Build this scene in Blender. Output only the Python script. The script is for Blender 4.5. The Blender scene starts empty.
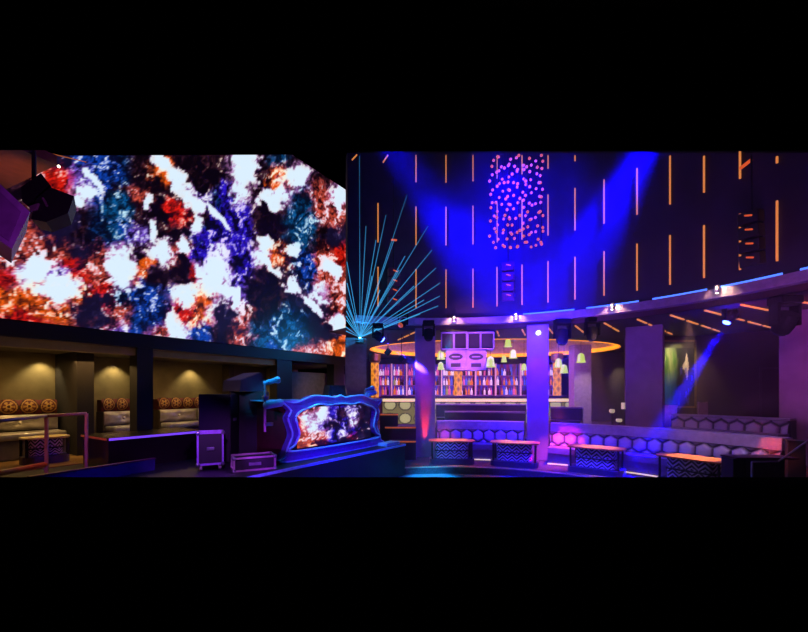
import bpy, bmesh, math, random
from mathutils import Vector, Matrix, noise
from mathutils.geometry import tessellate_polygon
R_ = random.Random(7)
scn = bpy.context.scene
COL = scn.collection
PI = math.pi
# ------------------------------------------------------------------ camera numbers
F = 390.0; CX = 404.0; HY = 392.0; HC = 1.86
CEN = Vector((1.0, 5.05))                       # centre of the round dance floor
UA = math.atan2(.841, .541)                     # direction of the screen wall
U = Vector((math.cos(UA), math.sin(UA))); N = Vector((math.sin(UA), -math.cos(UA)))
T0 = Vector((-4.47, 8.57))
ROOFK = .6128
def roof(y): return HC + ROOFK * y + .035  # underside height of the invented blanking ceiling
def P(px, py, d): return Vector(((px - CX) / F * d, d, HC + (HY - py) / F * d))
def W(s, q, z=0.0):
    v = T0 + s * U + q * N
    return Vector((v.x, v.y, z))
def ws(px, q=0.0):                              # s on the wall plane q seen at column px
    k = (px - CX) / F; o = T0 + q * N
    return (k * o.y - o.x) / (U.x - k * U.y)
def ring(px, r):                                # far point of circle r seen at column px
    k = (px - CX) / F
    a = k * k + 1; b = -2 * (k * CEN.x + CEN.y); c = CEN.length_squared - r * r
    d = (-b + math.sqrt(b * b - 4 * a * c)) / (2 * a)
    return Vector((k * d, d))
def rang(px, r):
    p = ring(px, r) - CEN
    return math.atan2(p.y, p.x)
def RP(t, r, z=0.0): return Vector((CEN.x + r * math.cos(t), CEN.y + r * math.sin(t), z))
def proj(v): return CX + F * v.x / v.y, HY - F * (v.z - HC) / v.y
# ------------------------------------------------------------------ colour / materials
def lin(h):
    h = h.lstrip('#')
    o = []
    for i in (0, 2, 4):
        c = int(h[i:i + 2], 16) / 255
        o.append(c / 12.92 if c <= .04045 else ((c + .055) / 1.055) ** 2.4)
    return tuple(o)
MATS = {}
def mat(name, col, rough=.55, metal=0.0, emit=None, power=0.0, vary=.18, scale=9.0, coat=0.0, spec=.5):
    if name in MATS: return MATS[name]
    m = bpy.data.materials.new(name); m.use_nodes = True
    nt = m.node_tree; b = nt.nodes['Principled BSDF']
    c = lin(col)
    tc = nt.nodes.new('ShaderNodeTexCoord')
    nz = nt.nodes.new('ShaderNodeTexNoise'); nz.inputs['Scale'].default_value = scale; nz.inputs['Detail'].default_value = 4
    rp = nt.nodes.new('ShaderNodeValToRGB')
    rp.color_ramp.elements[0].position = .3; rp.color_ramp.elements[1].position = .7
    rp.color_ramp.elements[0].color = tuple(x * (1 - vary) for x in c) + (1,)
    rp.color_ramp.elements[1].color = tuple(min(1, x * (1 + vary)) for x in c) + (1,)
    nt.links.new(tc.outputs['Object'], nz.inputs['Vector'])
    nt.links.new(nz.outputs['Fac'], rp.inputs['Fac'])
    nt.links.new(rp.outputs['Color'], b.inputs['Base Color'])
    b.inputs['Roughness'].default_value = rough; b.inputs['Metallic'].default_value = metal
    b.inputs['Coat Weight'].default_value = coat
    b.inputs['Specular IOR Level'].default_value = spec
    if emit:
        b.inputs['Emission Color'].default_value = lin(emit) + (1,)
        b.inputs['Emission Strength'].default_value = power
    MATS[name] = m
    return m
def vmat(name, rough=.5, emit=0.0, metal=0.0, coat=0.0):
    if name in MATS: return MATS[name]
    m = bpy.data.materials.new(name); m.use_nodes = True
    nt = m.node_tree; b = nt.nodes['Principled BSDF']
    a = nt.nodes.new('ShaderNodeVertexColor'); a.layer_name = 'Col'
    b.inputs['Roughness'].default_value = rough; b.inputs['Metallic'].default_value = metal
    b.inputs['Coat Weight'].default_value = coat
    if emit:
        b.inputs['Base Color'].default_value = (.004, .004, .005, 1)
        nt.links.new(a.outputs['Color'], b.inputs['Emission Color'])
        b.inputs['Emission Strength'].default_value = emit
    else:
        nt.links.new(a.outputs['Color'], b.inputs['Base Color'])
    MATS[name] = m
    return m
# ------------------------------------------------------------------ mesh builder
class MB:
    def __init__(s, X=None): s.v = []; s.f = []; s.c = None; s.X = X or Matrix()
    def add(s, vs, fs):
        o = len(s.v); s.v += [s.X @ Vector(v) for v in vs]; s.f += [[o + i for i in f] for f in fs]; return s
    def box(s, c, d, rot=None, taper=1.0, bev=0.0):
        x, y, z = (k / 2 for k in d)
        Rm = rot or Matrix()
        c = Vector(c)
        if bev <= 0:
            vs = []
            for sz in (-1, 1):
                k = taper if sz > 0 else 1
                for sx, sy in ((-1, -1), (1, -1), (1, 1), (-1, 1)):
                    vs.append(c + Rm.to_3x3() @ Vector((sx * x * k, sy * y * k, sz * z)))
            s.add(vs, [(3, 2, 1, 0), (4, 5, 6, 7), (0, 1, 5, 4), (1, 2, 6, 5), (2, 3, 7, 6), (3, 0, 4, 7)])
        else:
            bm = bmesh.new(); bmesh.ops.create_cube(bm, size=1)
            for v in bm.verts: v.co = Vector((v.co.x * 2 * x, v.co.y * 2 * y, v.co.z * 2 * z))
            bmesh.ops.bevel(bm, geom=list(bm.edges), offset=bev, segments=2, affect='EDGES', profile=.5)
            bm.verts.index_update()
            s.add([c + Rm.to_3x3() @ v.co for v in bm.verts], [[v.index for v in f.verts] for f in bm.faces]); bm.free()
        return s
    def prism(s, pts, a, b, axis='y'):           # outline in the plane, extruded a..b along the axis
        def mk(p, t): return {'y': (p[0], t, p[1]), 'z': (p[0], p[1], t), 'x': (t, p[0], p[1])}[axis]
        n = len(pts); vs = [mk(p, a) for p in pts] + [mk(p, b) for p in pts]
        tr = tessellate_polygon([[Vector((p[0], p[1], 0)) for p in pts]])
        fs = [(i, (i + 1) % n, n + (i + 1) % n, n + i) for i in range(n)]
        fs += [tuple(t) for t in tr] + [tuple(n + i for i in reversed(t)) for t in tr]
        return s.add(vs, fs)
    def lathe(s, prof, seg=16, c=(0, 0, 0), rot=None):
        Rm = (rot or Matrix()).to_3x3(); c = Vector(c); vs = []; fs = []
        for r, z in prof:
            for k in range(seg):
                a = 2 * PI * k / seg
                vs.append(c + Rm @ Vector((r * math.cos(a), r * math.sin(a), z)))
        for i in range(len(prof) - 1):
            for k in range(seg):
                fs.append((i * seg + k, i * seg + (k + 1) % seg, (i + 1) * seg + (k + 1) % seg, (i + 1) * seg + k))
        fs.append(tuple(reversed(range(seg)))); fs.append(tuple((len(prof) - 1) * seg + k for k in range(seg)))
        return s.add(vs, fs)
    def tube(s, pts, r, seg=8, r2=None, closed=False):
        pts = [Vector(p) for p in pts]; n = len(pts); vs = []; fs = []
        for i, p in enumerate(pts):
            if closed: d = pts[(i + 1) % n] - pts[i - 1]
            else: d = pts[min(i + 1, n - 1)] - pts[max(i - 1, 0)]
            d.normalize()
            a = d.orthogonal().normalized() if abs(d.z) > .95 else d.cross(Vector((0, 0, 1))).normalized()
            b = d.cross(a); rr = r if r2 is None else r + (r2 - r) * i / max(1, n - 1)
            for k in range(seg):
                t = 2 * PI * k / seg
                vs.append(p + rr * (math.cos(t) * a + math.sin(t) * b))
        m = n if closed else n - 1
        for i in range(m):
            j = (i + 1) % n
            for k in range(seg):
                fs.append((i * seg + k, i * seg + (k + 1) % seg, j * seg + (k + 1) % seg, j * seg + k))
        if not closed:
            fs.append(tuple(reversed(range(seg)))); fs.append(tuple((n - 1) * seg + k for k in range(seg)))
        return s.add(vs, fs)
    def ball(s, c, r, seg=10, sq=1.0):
        prof = [(max(.0005, r * math.sin(PI * i / 6)), -r * sq * math.cos(PI * i / 6)) for i in range(7)]
        return s.lathe(prof, seg, c)
    def arc(s, t0, t1, r0, r1, z0, z1, n=40):    # curved wall block around the room's centre
        vs = []; fs = []
        for i in range(n + 1):
            t = t0 + (t1 - t0) * i / n
            zt = z1(t) if callable(z1) else z1
            vs += [RP(t, r0, z0), RP(t, r0, zt), RP(t, r1, zt), RP(t, r1, z0)]
        for i in range(n):
            a = i * 4; b = a + 4
            for k in range(4):
                fs.append((a + k, b + k, b + (k + 1) % 4, a + (k + 1) % 4))
        fs += [(3, 2, 1, 0), tuple(n * 4 + k for k in range(4))]
        return s.add(vs, fs)
    def grid(s, fn, nu, nv, colfn=None):
        o = len(s.v); cs = []
        for j in range(nv + 1):
            for i in range(nu + 1):
                s.v.append(s.X @ Vector(fn(i / nu, j / nv)))
                if colfn: cs.append(colfn(i / nu, j / nv))
        for j in range(nv):
            for i in range(nu):
                a = o + j * (nu + 1) + i
                s.f.append([a, a + 1, a + nu + 2, a + nu + 1])
        if colfn: s.c = (s.c or []) + cs
        return s
    def build(s, name, m, parent=None, smooth=False, world=False, loc=None, rz=0.0):
        vs = s.v
        if parent is not None and world:
            inv = RM[parent].inverted(); vs = [inv @ v for v in vs]
        org = None
        if parent is None:
            if loc is not None: org = Matrix.Translation(loc) @ Matrix.Rotation(rz, 4, 'Z')
            else:
                lo = [min(v[i] for v in vs) for i in range(3)]; hi = [max(v[i] for v in vs) for i in range(3)]
                org = Matrix.Translation(((lo[0] + hi[0]) / 2, (lo[1] + hi[1]) / 2, lo[2]))
                inv = org.inverted(); vs = [inv @ v for v in vs]
        me = bpy.data.meshes.new(name); me.from_pydata([tuple(v) for v in vs], [], s.f)
        if s.c:
            ca = me.color_attributes.new('Col', 'FLOAT_COLOR', 'POINT')
            for i, c in enumerate(s.c): ca.data[i].color = (c[0], c[1], c[2], 1)
        bm = bmesh.new(); bm.from_mesh(me); bmesh.ops.recalc_face_normals(bm, faces=bm.faces); bm.to_mesh(me); bm.free()
        me.materials.append(m)
        if smooth:
            for p in me.polygons: p.use_smooth = True
        o = bpy.data.objects.new(name, me); COL.objects.link(o)
        if parent is not None: o.parent = parent
        if org is not None: o.matrix_world = org; RM[o] = org
        elif parent is not None: RM[o] = RM[parent].copy()
        return o
RM = {}
def tag(o, label, cat, group=None, kind=None):
    o['label'] = label; o['category'] = cat
    if group: o['group'] = group
    if kind: o['kind'] = kind
    return o
def thing(name, label, cat, loc, rz=0.0, group=None, rx=0.0, ry=0.0):
    o = bpy.data.objects.new(name, None); COL.objects.link(o); o.empty_display_size = .1
    M = Matrix.Translation(Vector(loc)) @ Matrix.Rotation(rz, 4, 'Z') @ Matrix.Rotation(rx, 4, 'X') @ Matrix.Rotation(ry, 4, 'Y')
    o.matrix_world = M; RM[o] = M
    return tag(o, label, cat, group)
def struct(name, mb, m, label=None, smooth=False):
    o = mb.build(name, m, smooth=smooth); o['kind'] = 'structure'
    if label: o['label'] = label; o['category'] = name.split('_')[0]
    return o
def kids(o): return [c for c in bpy.data.objects if c.parent == o]
def copy_tree(o, loc=None, rz=None, parent=None, ch=None):
    c = o.copy(); COL.objects.link(c)
    if parent is not None: c.parent = parent; c.matrix_parent_inverse = o.matrix_parent_inverse
    if loc is not None:
        M = Matrix.Translation(Vector(loc)) @ Matrix.Rotation(rz or 0, 4, 'Z')
        c.matrix_world = M
    for k in kids(o) if ch is None else ch: copy_tree(k, parent=c)
    return c
def RZ(a): return Matrix.Rotation(a, 4, 'Z')
ORD = ['first', 'second', 'third', 'fourth', 'fifth', 'sixth', 'seventh', 'eighth', 'ninth', 'tenth', 'eleventh', 'twelfth', 'thirteenth', 'fourteenth', 'fifteenth', 'sixteenth']
# materials
BLACK = mat('matte_black', '#0b0a0d', .6)
BLACKP = mat('black_paint', '#030303', 1.0, spec=0)
BLANKM = mat('black_blanking_ceiling', '#020202', 1.0, spec=0)
DRUM = mat('dark_acoustic_wall', '#2a2333', .75, vary=.25, scale=2.2)
FASC = mat('mauve_plaster', '#8a7a94', .6)
COLM = mat('column_plaster', '#7b6a80', .5, scale=3)
MAROON = mat('maroon_wall', '#3d1d28', .7, scale=2)
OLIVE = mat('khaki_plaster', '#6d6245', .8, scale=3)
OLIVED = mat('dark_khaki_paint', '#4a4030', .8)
CARPET = mat('dark_carpet', '#453a4c', .95, scale=30, vary=.4)
DANCE = mat('dance_floor_boards', '#6a7486', .25, scale=4)
STAGE = mat('stage_black_floor', '#14101a', .5)
WOOD = mat('warm_wood', '#a2683a', .4, scale=14)
WOODF = mat('honey_wood_floor', '#8a6a3c', .35, scale=6)
LEATH = mat('mauve_leather', '#8f83a0', .38)
DLEATH = mat('dark_violet_leather', '#2c2338', .4)
SILV = mat('silver_leather', '#a09a92', .32, metal=.25)
PURPM = mat('violet_metal', '#5b4a78', .35, metal=.5)
BRONZE = mat('bronze_rail_metal', '#a88492', .4, metal=.3)
CREAM = mat('cream_plaster', '#b9ad90', .7)
GOLD = mat('gilded_trim', '#a58a50', .35, metal=.7)
BLUEF = mat('violet_blue_lacquer', '#4c3f8c', .3, coat=.5)
BLUEE = mat('pale_blue_lacquer', '#7fb4dd', .3, coat=.5)
CHROME = mat('brushed_steel', '#a9a9b4', .3, metal=.9)
GREY = mat('grey_plaster', '#8d8488', .7)
GRILL = mat('speaker_grille', '#17131c', .7)
LAV = mat('lavender_cabinet', '#9a86ae', .45)
AMBER = mat('amber_led', '#ff9a40', .5, emit='#f09048', power=.75)
BLED = mat('blue_led', '#3060ff', .5, emit='#4d7dff', power=1.6)
WGLOW = mat('warm_white_glow', '#fff0d8', .5, emit='#ffe6c0', power=6)
ORLED = mat('orange_cove_led', '#ff9a20', .5, emit='#ff9a20', power=1.5)
CRLED = mat('cream_led', '#ffe0b0', .5, emit='#ffd9a8', power=.9)
PUGLINT = mat('violet_glint', '#8a50ff', .5, emit='#7a48e0', power=.9)
BLENS = mat('blue_lens', '#4060ff', .3, emit='#5070ff', power=10)
GLOBE = mat('pink_globe', '#ff9aa0', .4, emit='#ee6470', power=.85)
SHADE = mat('pale_green_glass', '#3c4a18', .4, emit='#ccdf70', power=.95)
REDL = mat('orange_red_glow', '#ff5020', .4, emit='#e8602c', power=.75)
# ================================================================== SETTING
# ceiling: an invented black slope along the upper sightline, blanking what lies above
mb = MB()
mb.add([(-11, .9, roof(.9)), (16, .9, roof(.9)), (16, 8.75, roof(8.75)), (-11, 8.75, roof(8.75)),
        (-11, .9, roof(.9) + .3), (16, .9, roof(.9) + .3), (16, 8.75, roof(8.75) + .3), (-11, 8.75, roof(8.75) + .3)],
       [(0, 1, 2, 3), (7, 6, 5, 4), (0, 4, 5, 1), (1, 5, 6, 2), (2, 6, 7, 3), (3, 7, 4, 0)])
struct('ceiling', mb, BLANKM)
# floors
TIER = .5
mb = MB(); mb.lathe([(4.55, -.35), (4.55, -.15)], 72, (CEN.x, CEN.y, 0)); dance = struct('floor', mb, DANCE)
ta, tb = rang(345, 6.5), rang(900, 6.5) - .5
mb = MB(); mb.arc(tb, ta + .1, 4.56, 6.75, -.35, 0, 60); struct('floor_carpet', mb, CARPET)
mb = MB(); mb.arc(tb, ta + .1, 4.56, 4.62, 0.0, .02, 60); struct('trim_1', mb, mat('pale_nosing', '#c9b89c', .35, metal=.3))
mb = MB(); mb.arc(-.35, ta + .05, 6.77, 18.5, -.3, TIER, 60); struct('floor_bar', mb, CARPET)
mb = MB(); mb.box((1, 1.4, .395), (24, 7.0, .79)); struct('floor_mask_platform', mb, BLACKP)  # added black platform that hides the nearer floor and keeps it dark
SF = 3.3
def wrect(s0, s1, q0, q1): return [tuple(W(s, q).xy) for s, q in ((s0, q0), (s1, q0), (s1, q1), (s0, q1))]
mb = MB(); mb.prism(wrect(-4.6, 3.17, -2.6, SF), -.3, .6, 'z'); struct('floor_stage', mb, STAGE)
mb = MB(); mb.prism(wrect(-4.5, ws(137), -2.3, -.05), .6, .612, 'z'); struct('floor_alcove', mb, WOODF)
# drum wall over the ring, top follows the ceiling
d0, d1 = rang(830, 6.6) - .25, rang(347.5, 6.6)
mb = MB(); mb.arc(d0, d1, 6.6, 6.8, 4.04, lambda t: min(roof(RP(t, 6.6).y) - .03, 9.4), 90); struct('wall_back', mb, DRUM)
mb = MB(); mb.arc(d0, d1 - .03, 6.42, 6.8, 3.84, 4.04, 90); struct('trim_2', mb, FASC)
# lower ceiling behind the ring, with the oval recess over the bar
EC = (3.8, 17.0); EA, EB = 5.3, 3.6
SOF = 3.69
bm = bmesh.new()
outer = [RP(-.3 + (d1 + .3) * i / 60, 6.62, SOF) for i in range(61)] + [Vector((-3.6, 13.5, SOF)), Vector((-3.6, 23, SOF)), Vector((15, 23, SOF)), Vector((15, 3, SOF))]
inner = [Vector((EC[0] + EA * math.cos(2 * PI * i / 64), EC[1] + EB * math.sin(2 * PI * i / 64), SOF)) for i in range(64)]
ov = [bm.verts.new(v) for v in outer]; iv = [bm.verts.new(v) for v in inner]
es = [bm.edges.new((l[i], l[(i + 1) % len(l)])) for l in (ov, iv) for i in range(len(l))]
bmesh.ops.triangle_fill(bm, edges=es, use_beauty=True)
bm.verts.index_update()
mb = MB(); mb.add([v.co.copy() for v in bm.verts], [[v.index for v in f.verts] for f in bm.faces]); bm.free()
n0 = len(mb.v)
mb.add([v + Vector((0, 0, .02)) for v in mb.v], [list(f) for f in mb.f])
struct('ceiling_soffit', mb, mat('mauve_dark_ceiling', '#3b2e40', .7))
mb = MB(); mb.arc(-.3, d1 - .03, 6.62, 6.66, SOF + .02, 3.84, 90); struct('trim_3', mb, MAROON)
mb = MB()
pr = []
for z0 in (SOF, 4.4): pr.append([Vector((EC[0] + EA * math.cos(2 * PI * i / 64), EC[1] + EB * math.sin(2 * PI * i / 64), z0)) for i in range(64)])
mb.add(pr[0] + pr[1], [(i, (i + 1) % 64, 64 + (i + 1) % 64, 64 + i) for i in range(64)] + [tuple(64 + i for i in range(64))])
rec = struct('ceiling_recess', mb, mat('recess_plaster', '#cdbfa2', .8))
mb = MB(); mb.tube([Vector((EC[0] + (EA - .12) * math.cos(2 * PI * i / 64), EC[1] + (EB - .12) * math.sin(2 * PI * i / 64), SOF + .08)) for i in range(64)], .085, 8, closed=True)
tag(mb.build('cove_light', ORLED, smooth=True), 'orange cove light running round the oval ceiling recess over the bar', 'light')
# rear room shell
mb = MB(); mb.box((4.5, 21.6, 2), (17.5, .2, 4.4)); struct('wall_rear', mb, mat('dark_plum_wall', '#24182a', .7))
mb = MB(); mb.box((8.45, 12.9, 2.1), (2.2, .2, 3.18)); struct('wall_picture', mb, MAROON)
A, B = Vector((9.56, 12.8)), Vector((12.8, 10.4)); dv = B - A
mb = MB(RZ(0)); mb.box(((A.x + B.x) / 2, (A.y + B.y) / 2, 2.1), (dv.length, .2, 3.18), RZ(math.atan2(dv.y, dv.x))); struct('wall_right', mb, MAROON)
mb = MB(); mb.box((6.9, 15.3, 2.1), (.66, .5, 3.18)); struct('column_1', mb, GREY)
mb = MB(); mb.box((9.3, 18.2, 2.1), (2.9, .15, 3.18)); struct('wall_corner', mb, mat('dark_grey_wall', '#4b4448', .75))
# ring columns
cols = [(425, 6.3, .58), (537.5, 6.3, .56), (645, 8.3, .88), (815, 9.0, 1.0)]
for i, (px, r, w) in enumerate(cols):
    t = rang(px, r); c = RP(t, r)
    z0 = .01 if r < 6.7 else .3
    if i < 2: z0 = .01
    mb = MB(); mb.box((c.x, c.y, (z0 + 3.68) / 2), (w, w * .8, 3.68 - z0), RZ(t - PI / 2 + (.12 if i else -.1)), bev=.015); struct('column_%d' % (i + 2), mb, COLM)
mb = MB(); c = P(356, 392, 11.6); mb.box((c.x, c.y, 1.85), (.62, .3, 3.2), RZ(.1)); struct('column_6', mb, mat('grey_brown_pier', '#5c5058', .7))
# screen wall: beam under the screen, posts, alcoves
mb = MB(RZ(0))
def wbox(mb, s0, s1, q0, q1, z0, z1): return mb.prism(wrect(s0, s1, q0, q1), z0, z1, 'z')
mb = MB(); wbox(mb, -4.6, 4.85, -.3, .02, 2.72, 2.97); struct('trim_4', mb, BLACK)
for i, (a, b) in enumerate(((137, 153), (277, 292), (334, 344))):
    mb = MB(); wbox(mb, ws(a), ws(b), -.3, 0, .6, 2.72); struct('column_%d' % (7 + i), mb, BLACK)
QB = -2.3
mb = MB(); wbox(mb, -4.6, ws(277), -.28, -.06, 2.57, 2.73); struct('trim_5', mb, OLIVE)
mb = MB(); wbox(mb, -4.6, 4.85, QB - .2, QB, .6, 2.72); struct('wall_left', mb, OLIVE)
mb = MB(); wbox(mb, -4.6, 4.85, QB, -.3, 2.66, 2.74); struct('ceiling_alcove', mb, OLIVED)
# piers that split the alcoves
def pier(nm, a, b, c, m):                       # left face from column a (back) to b (front), front face up to c
    s0 = ws(a, QB); lo, hi = QB, .5
    for _ in range(40):
        q = (lo + hi) / 2
        if proj(W(s0, q, 1))[0] < b: lo = q
        else: hi = q
    mb = MB(); wbox(mb, s0, ws(c, q), QB + .01, q, .6, 2.65); struct(nm, mb, m)
PLUM = mat('plum_brown_paint', '#150d0f', .85)
pier('wall_pier', 55, 77, 94, PLUM)
pier('wall_return', 131, 137, 145, OLIVE)
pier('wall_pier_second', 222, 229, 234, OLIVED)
pier('wall_return_second', 266, 275, 281, OLIVE)
mb = MB(); wbox(mb, ws(292, -.5), ws(345, -.5), -.62, -.5, .6, 2.46); struct('wall_recess', mb, mat('grey_recess_paint', '#4a444a', .8))
# ================================================================== LED SCREEN
ROWS = ['DDDMBBNDDDDDWDTDDD', 'DDCRLBNDODDDWDOWDD', 'DDDRWBDCDDLNWDWNCW', 'DCDMDNTDDRDPPDDTCC', 'DCCMDNBLDDNPPDDTDM',
        'CCCCMCWDWCPLPWONCR', 'RWWLRCWODDWWPDDNCC', 'OOOWORNBDWOWLDDMWC', 'RRCOMMCNBROWCDTNMC', 'RRRCCCLBCWBDCTBNMO', 'RRRCCCLBCWBDCTBCCO']
PAL = {  # level, dark, mid, light
    'D': (.17, '#080208', '#43202e', '#e8c8c0'), 'M': (.14, '#120c28', '#2c2250', '#d8b8d8'), 'N': (.19, '#03061a', '#0c3878', '#bfe0ff'),
    'B': (.33, '#040a2c', '#1048c0', '#dceaff'), 'T': (.28, '#031024', '#0c5c9c', '#c8f0ff'), 'P': (.31, '#08031f', '#3018d8', '#e0c8ff'),
    'R': (.35, '#2a0206', '#f02010', '#ffd8c8'), 'O': (.40, '#2a0602', '#f86008', '#fff0d0'), 'C': (.37, '#220612', '#d8503c', '#f4e4f4'),
    'V': (.6, '#301c38', '#c080c8', '#dcf0ff'), 'L': (.42, '#100624', '#8058d8', '#eef0ff'), 'W': (.62, '#301c38', '#c080c8', '#dcf0ff')}
for k in list(PAL): PAL[k] = (PAL[k][0],) + tuple(Vector(lin(h)) for h in PAL[k][1:])
def fbm(x, y, z, o=4):
    a = 0; s = 1; n = 0
    for i in range(o):
        a += s * noise.noise(Vector((x, y, z + i * 7.1))); n += s; s *= .52; x *= 2.05; y *= 2.05
    return a / n
BLOBS = {'W': [(36, 269, 21, 9, -.4), (61, 289, 25, 10, 0), (0, 251, 7, 5, 0), (122, 266, 14, 17, 0), (160, 250, 10, 14, 0), (184, 245, 6, 11, 0), (214, 268, 12, 22, .1), (186, 294, 8, 11, 0), (172, 326, 6, 13, 0),
    (231, 292, 9, 4, 0), (268, 263, 17, 4, .75), (293, 285, 9, 6, .75), (314, 307, 17, 3.5, .75), (333, 268, 9, 8, 0), (337, 322, 6, 13, 0), (292, 252, 8, 6, 0), (246, 166, 13, 19, 0), (295, 178, 11, 9, 0), (270, 199, 11, 10, 0), (341, 200, 5, 12, 0),
    (268, 245, 8, 8, 0), (158, 158, 15, 7, .7), (176, 178, 16, 8, .9), (193, 203, 18, 9, 1.15), (197, 226, 9, 5, 1.4), (218, 216, 19, 2.4, .82), (148, 203, 5, 8, 0), (153, 230, 4, 12, 0), (94, 180, 4, 16, -.7), (88, 192, 9, 5, .3), (78, 203, 6, 4, .3), (236, 300, 4, 12, .2)],
  'R': [(173, 210, 8, 15, -.5), (54, 181, 12, 7, .5), (70, 262, 10, 5, -.2), (105, 290, 9, 5, -.3), (6, 278, 16, 8, 0), (22, 318, 22, 7, .1), (185, 313, 9, 8, 0), (194, 275, 5, 10, 0), (342, 254, 5, 9, 0)],
  'O': [(12, 302, 28, 12, 0), (146, 263, 8, 5, 0), (204, 300, 10, 8, 0), (277, 256, 5, 8, 0), (271, 183, 7, 5, 0), (168, 159, 6, 5, 0), (162, 175, 4, 12, -.6), (45, 315, 14, 6, 0), (338, 345, 9, 7, 0), (240, 165, 4, 6, 0)],
  'B': [(150, 303, 19, 22, 0), (108, 167, 17, 18, 0), (196, 335, 7, 9, 0), (308, 267, 10, 20, 0)], 'T': [(300, 224, 16, 28, 0), (288, 334, 14, 15, 0), (120, 205, 14, 14, 0), (112, 232, 10, 10, 0)],
  'P': [(205, 236, 12, 12, 0), (236, 228, 13, 14, 0), (226, 195, 6, 14, 0), (245, 262, 9, 12, 0), (200, 250, 9, 6, 0)],
  'M': [(60, 228, 22, 10, -.2), (95, 303, 18, 11, -.6), (225, 318, 13, 18, 0), (326, 332, 8, 18, -.7), (330, 238, 9, 10, 0), (96, 325, 18, 8, 0)],
  'D': [(206, 175, 15, 20, 0), (265, 292, 17, 22, 0), (268, 218, 14, 10, 0), (185, 266, 9, 9, 0), (160, 222, 8, 12, 0), (285, 222, 6, 14, 0), (150, 185, 9, 10, 0), (20, 215, 18, 10, 0)]}
def blobs(px, py):
    wx = 14 * fbm(px * .06, py * .06, 61, 2) + 10 * fbm(px * .17, py * .17, 65, 4); wy = 14 * fbm(px * .06, py * .06, 71, 2) + 10 * fbm(px * .17, py * .17, 75, 4); out = []
    for k in 'DMTBPORW':
        for (cx_, cy_, rx, ry, a) in BLOBS[k]:
            g = max(.25, min(1, min(rx, ry) / 9))
            dx, dy = px + wx * g - cx_, py + wy * g - cy_
            if abs(dx) > 40 or abs(dy) > 40: continue
            ca, sa = math.cos(a), math.sin(a); u, v = (dx * ca + dy * sa) / rx, (-dx * sa + dy * ca) / ry
            w = max(0, min(1, (1.2 - math.hypot(u, v)) / .5))
            if w > 0: out.append((k, w))
    return out
def picture(rows, gx, gy, nx, ny, seed=0.0, bl=()):
    """gx, gy in cells; nx, ny noise coordinates"""
    wx = gx + .6 * fbm(nx * .07, ny * .07, seed + 3, 3) + .35 * fbm(nx * .2, ny * .2, seed + 33, 2)
    wy = gy + .6 * fbm(nx * .07, ny * .07, seed + 11, 3) + .35 * fbm(nx * .2, ny * .2, seed + 41, 2)
    h, w = len(rows), len(rows[0])
    wx = min(max(wx, 0), w - 1.001); wy = min(max(wy, 0), h - 1.001)
    i, j = int(wx), int(wy); fx, fy = wx - i, wy - j
    fx = min(1, max(0, (fx - .2) / .6)); fy = min(1, max(0, (fy - .2) / .6))
    L = 0; D = Vector((0, 0, 0)); Mi = D.copy(); Li = D.copy()
    for (a, b, k) in ((i, j, (1 - fx) * (1 - fy)), (i + 1, j, fx * (1 - fy)), (i, j + 1, (1 - fx) * fy), (i + 1, j + 1, fx * fy)):
        p = PAL[rows[b][a]]; L += k * p[0]; D += k * p[1]; Mi += k * p[2]; Li += k * p[3]
    fx_ = 16 * fbm(nx * .06, ny * .06, seed + 13, 3); fy_ = 16 * fbm(nx * .06, ny * .06, seed + 17, 3)
    nx, ny = nx + fx_ + 5 * fbm(nx * .2, ny * .2, seed + 23, 2), ny + fy_ + 5 * fbm(nx * .2, ny * .2, seed + 29, 2)
    q = 1.0
    for k, w in bl:
        p = PAL[k]; l_ = {'W': .92, 'D': .1, 'M': .1, 'B': .3, 'P': .3, 'R': .33, 'O': .38}.get(k, p[0])
        L += (l_ - L) * w; D = D.lerp(p[1], w); Mi = Mi.lerp(p[2], w); Li = Li.lerp(p[3], w); q = q * (1 - (.35 if k in 'RO' else .15) * w * (k in 'WMRO'))
    rid = 1 - abs(fbm(nx * .11 + 5, ny * .1, seed + 21, 4)) * 3.2
    v = L + q * (.3 * fbm(nx * .055, ny * .05, seed + 51, 3) + .8 * fbm(nx * .13, ny * .1, seed + 77, 4) + .22 * fbm(nx * .45, ny * .38, seed + 90, 2) + .12 * (rid - .45))
    if v < .46:
        t = max(0, min(1, (v - .12) / .34)); c = D.lerp(Mi, t * t)
    else:
        t = max(0, min(1, (v - .46) / .17)); c = Mi.lerp(Li, t)
    return c
S0, S1 = -4.4, 4.78; ZB, ZT = 2.99, 8.39
def scr(u, v):
    s = S0 + (S1 - S0) * u; b = W(s, 0, 0); zt = min(ZT, roof(b.y) - .08)
    return Vector((b.x, b.y, ZB + (zt - ZB) * v))
def scrcol(u, v):
    p = scr(u, v); px, py = proj(p)
    if px < -25: px = -25
    return picture(ROWS, px / 20, (py - 155) / 20, px, py, 0, blobs(px, py))
led = thing('led_screen', 'giant LED video wall glowing with fiery red and icy blue cloud imagery', 'screen', W(.2, -.1, ZB))
mb = MB(); mb.grid(scr, 330, 150, scrcol); mb.build('display', vmat('screen_pixels', emit=1.0), led, world=True)
mb = MB()
hs = [S0 + (S1 - S0) * i / 24 for i in range(25)]
bot = [W(s, 0, ZB - .01) for s in hs]; top = [W(s, 0, min(ZT, roof(W(s, 0).y) - .08) + .02) for s in hs]
off = [Vector((N.x, N.y, 0)) * -k for k in (.012, .24)]
vs = [v + off[0] for v in bot] + [v + off[0] for v in top] + [v + off[1] for v in bot] + [v + off[1] for v in top]
fs = []
for i in range(24):
    fs += [(i, i + 1, 26 + i, 25 + i), (50 + i, 75 + i, 76 + i, 51 + i), (i, 50 + i, 51 + i, i + 1), (25 + i, 26 + i, 76 + i, 75 + i)]
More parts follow.
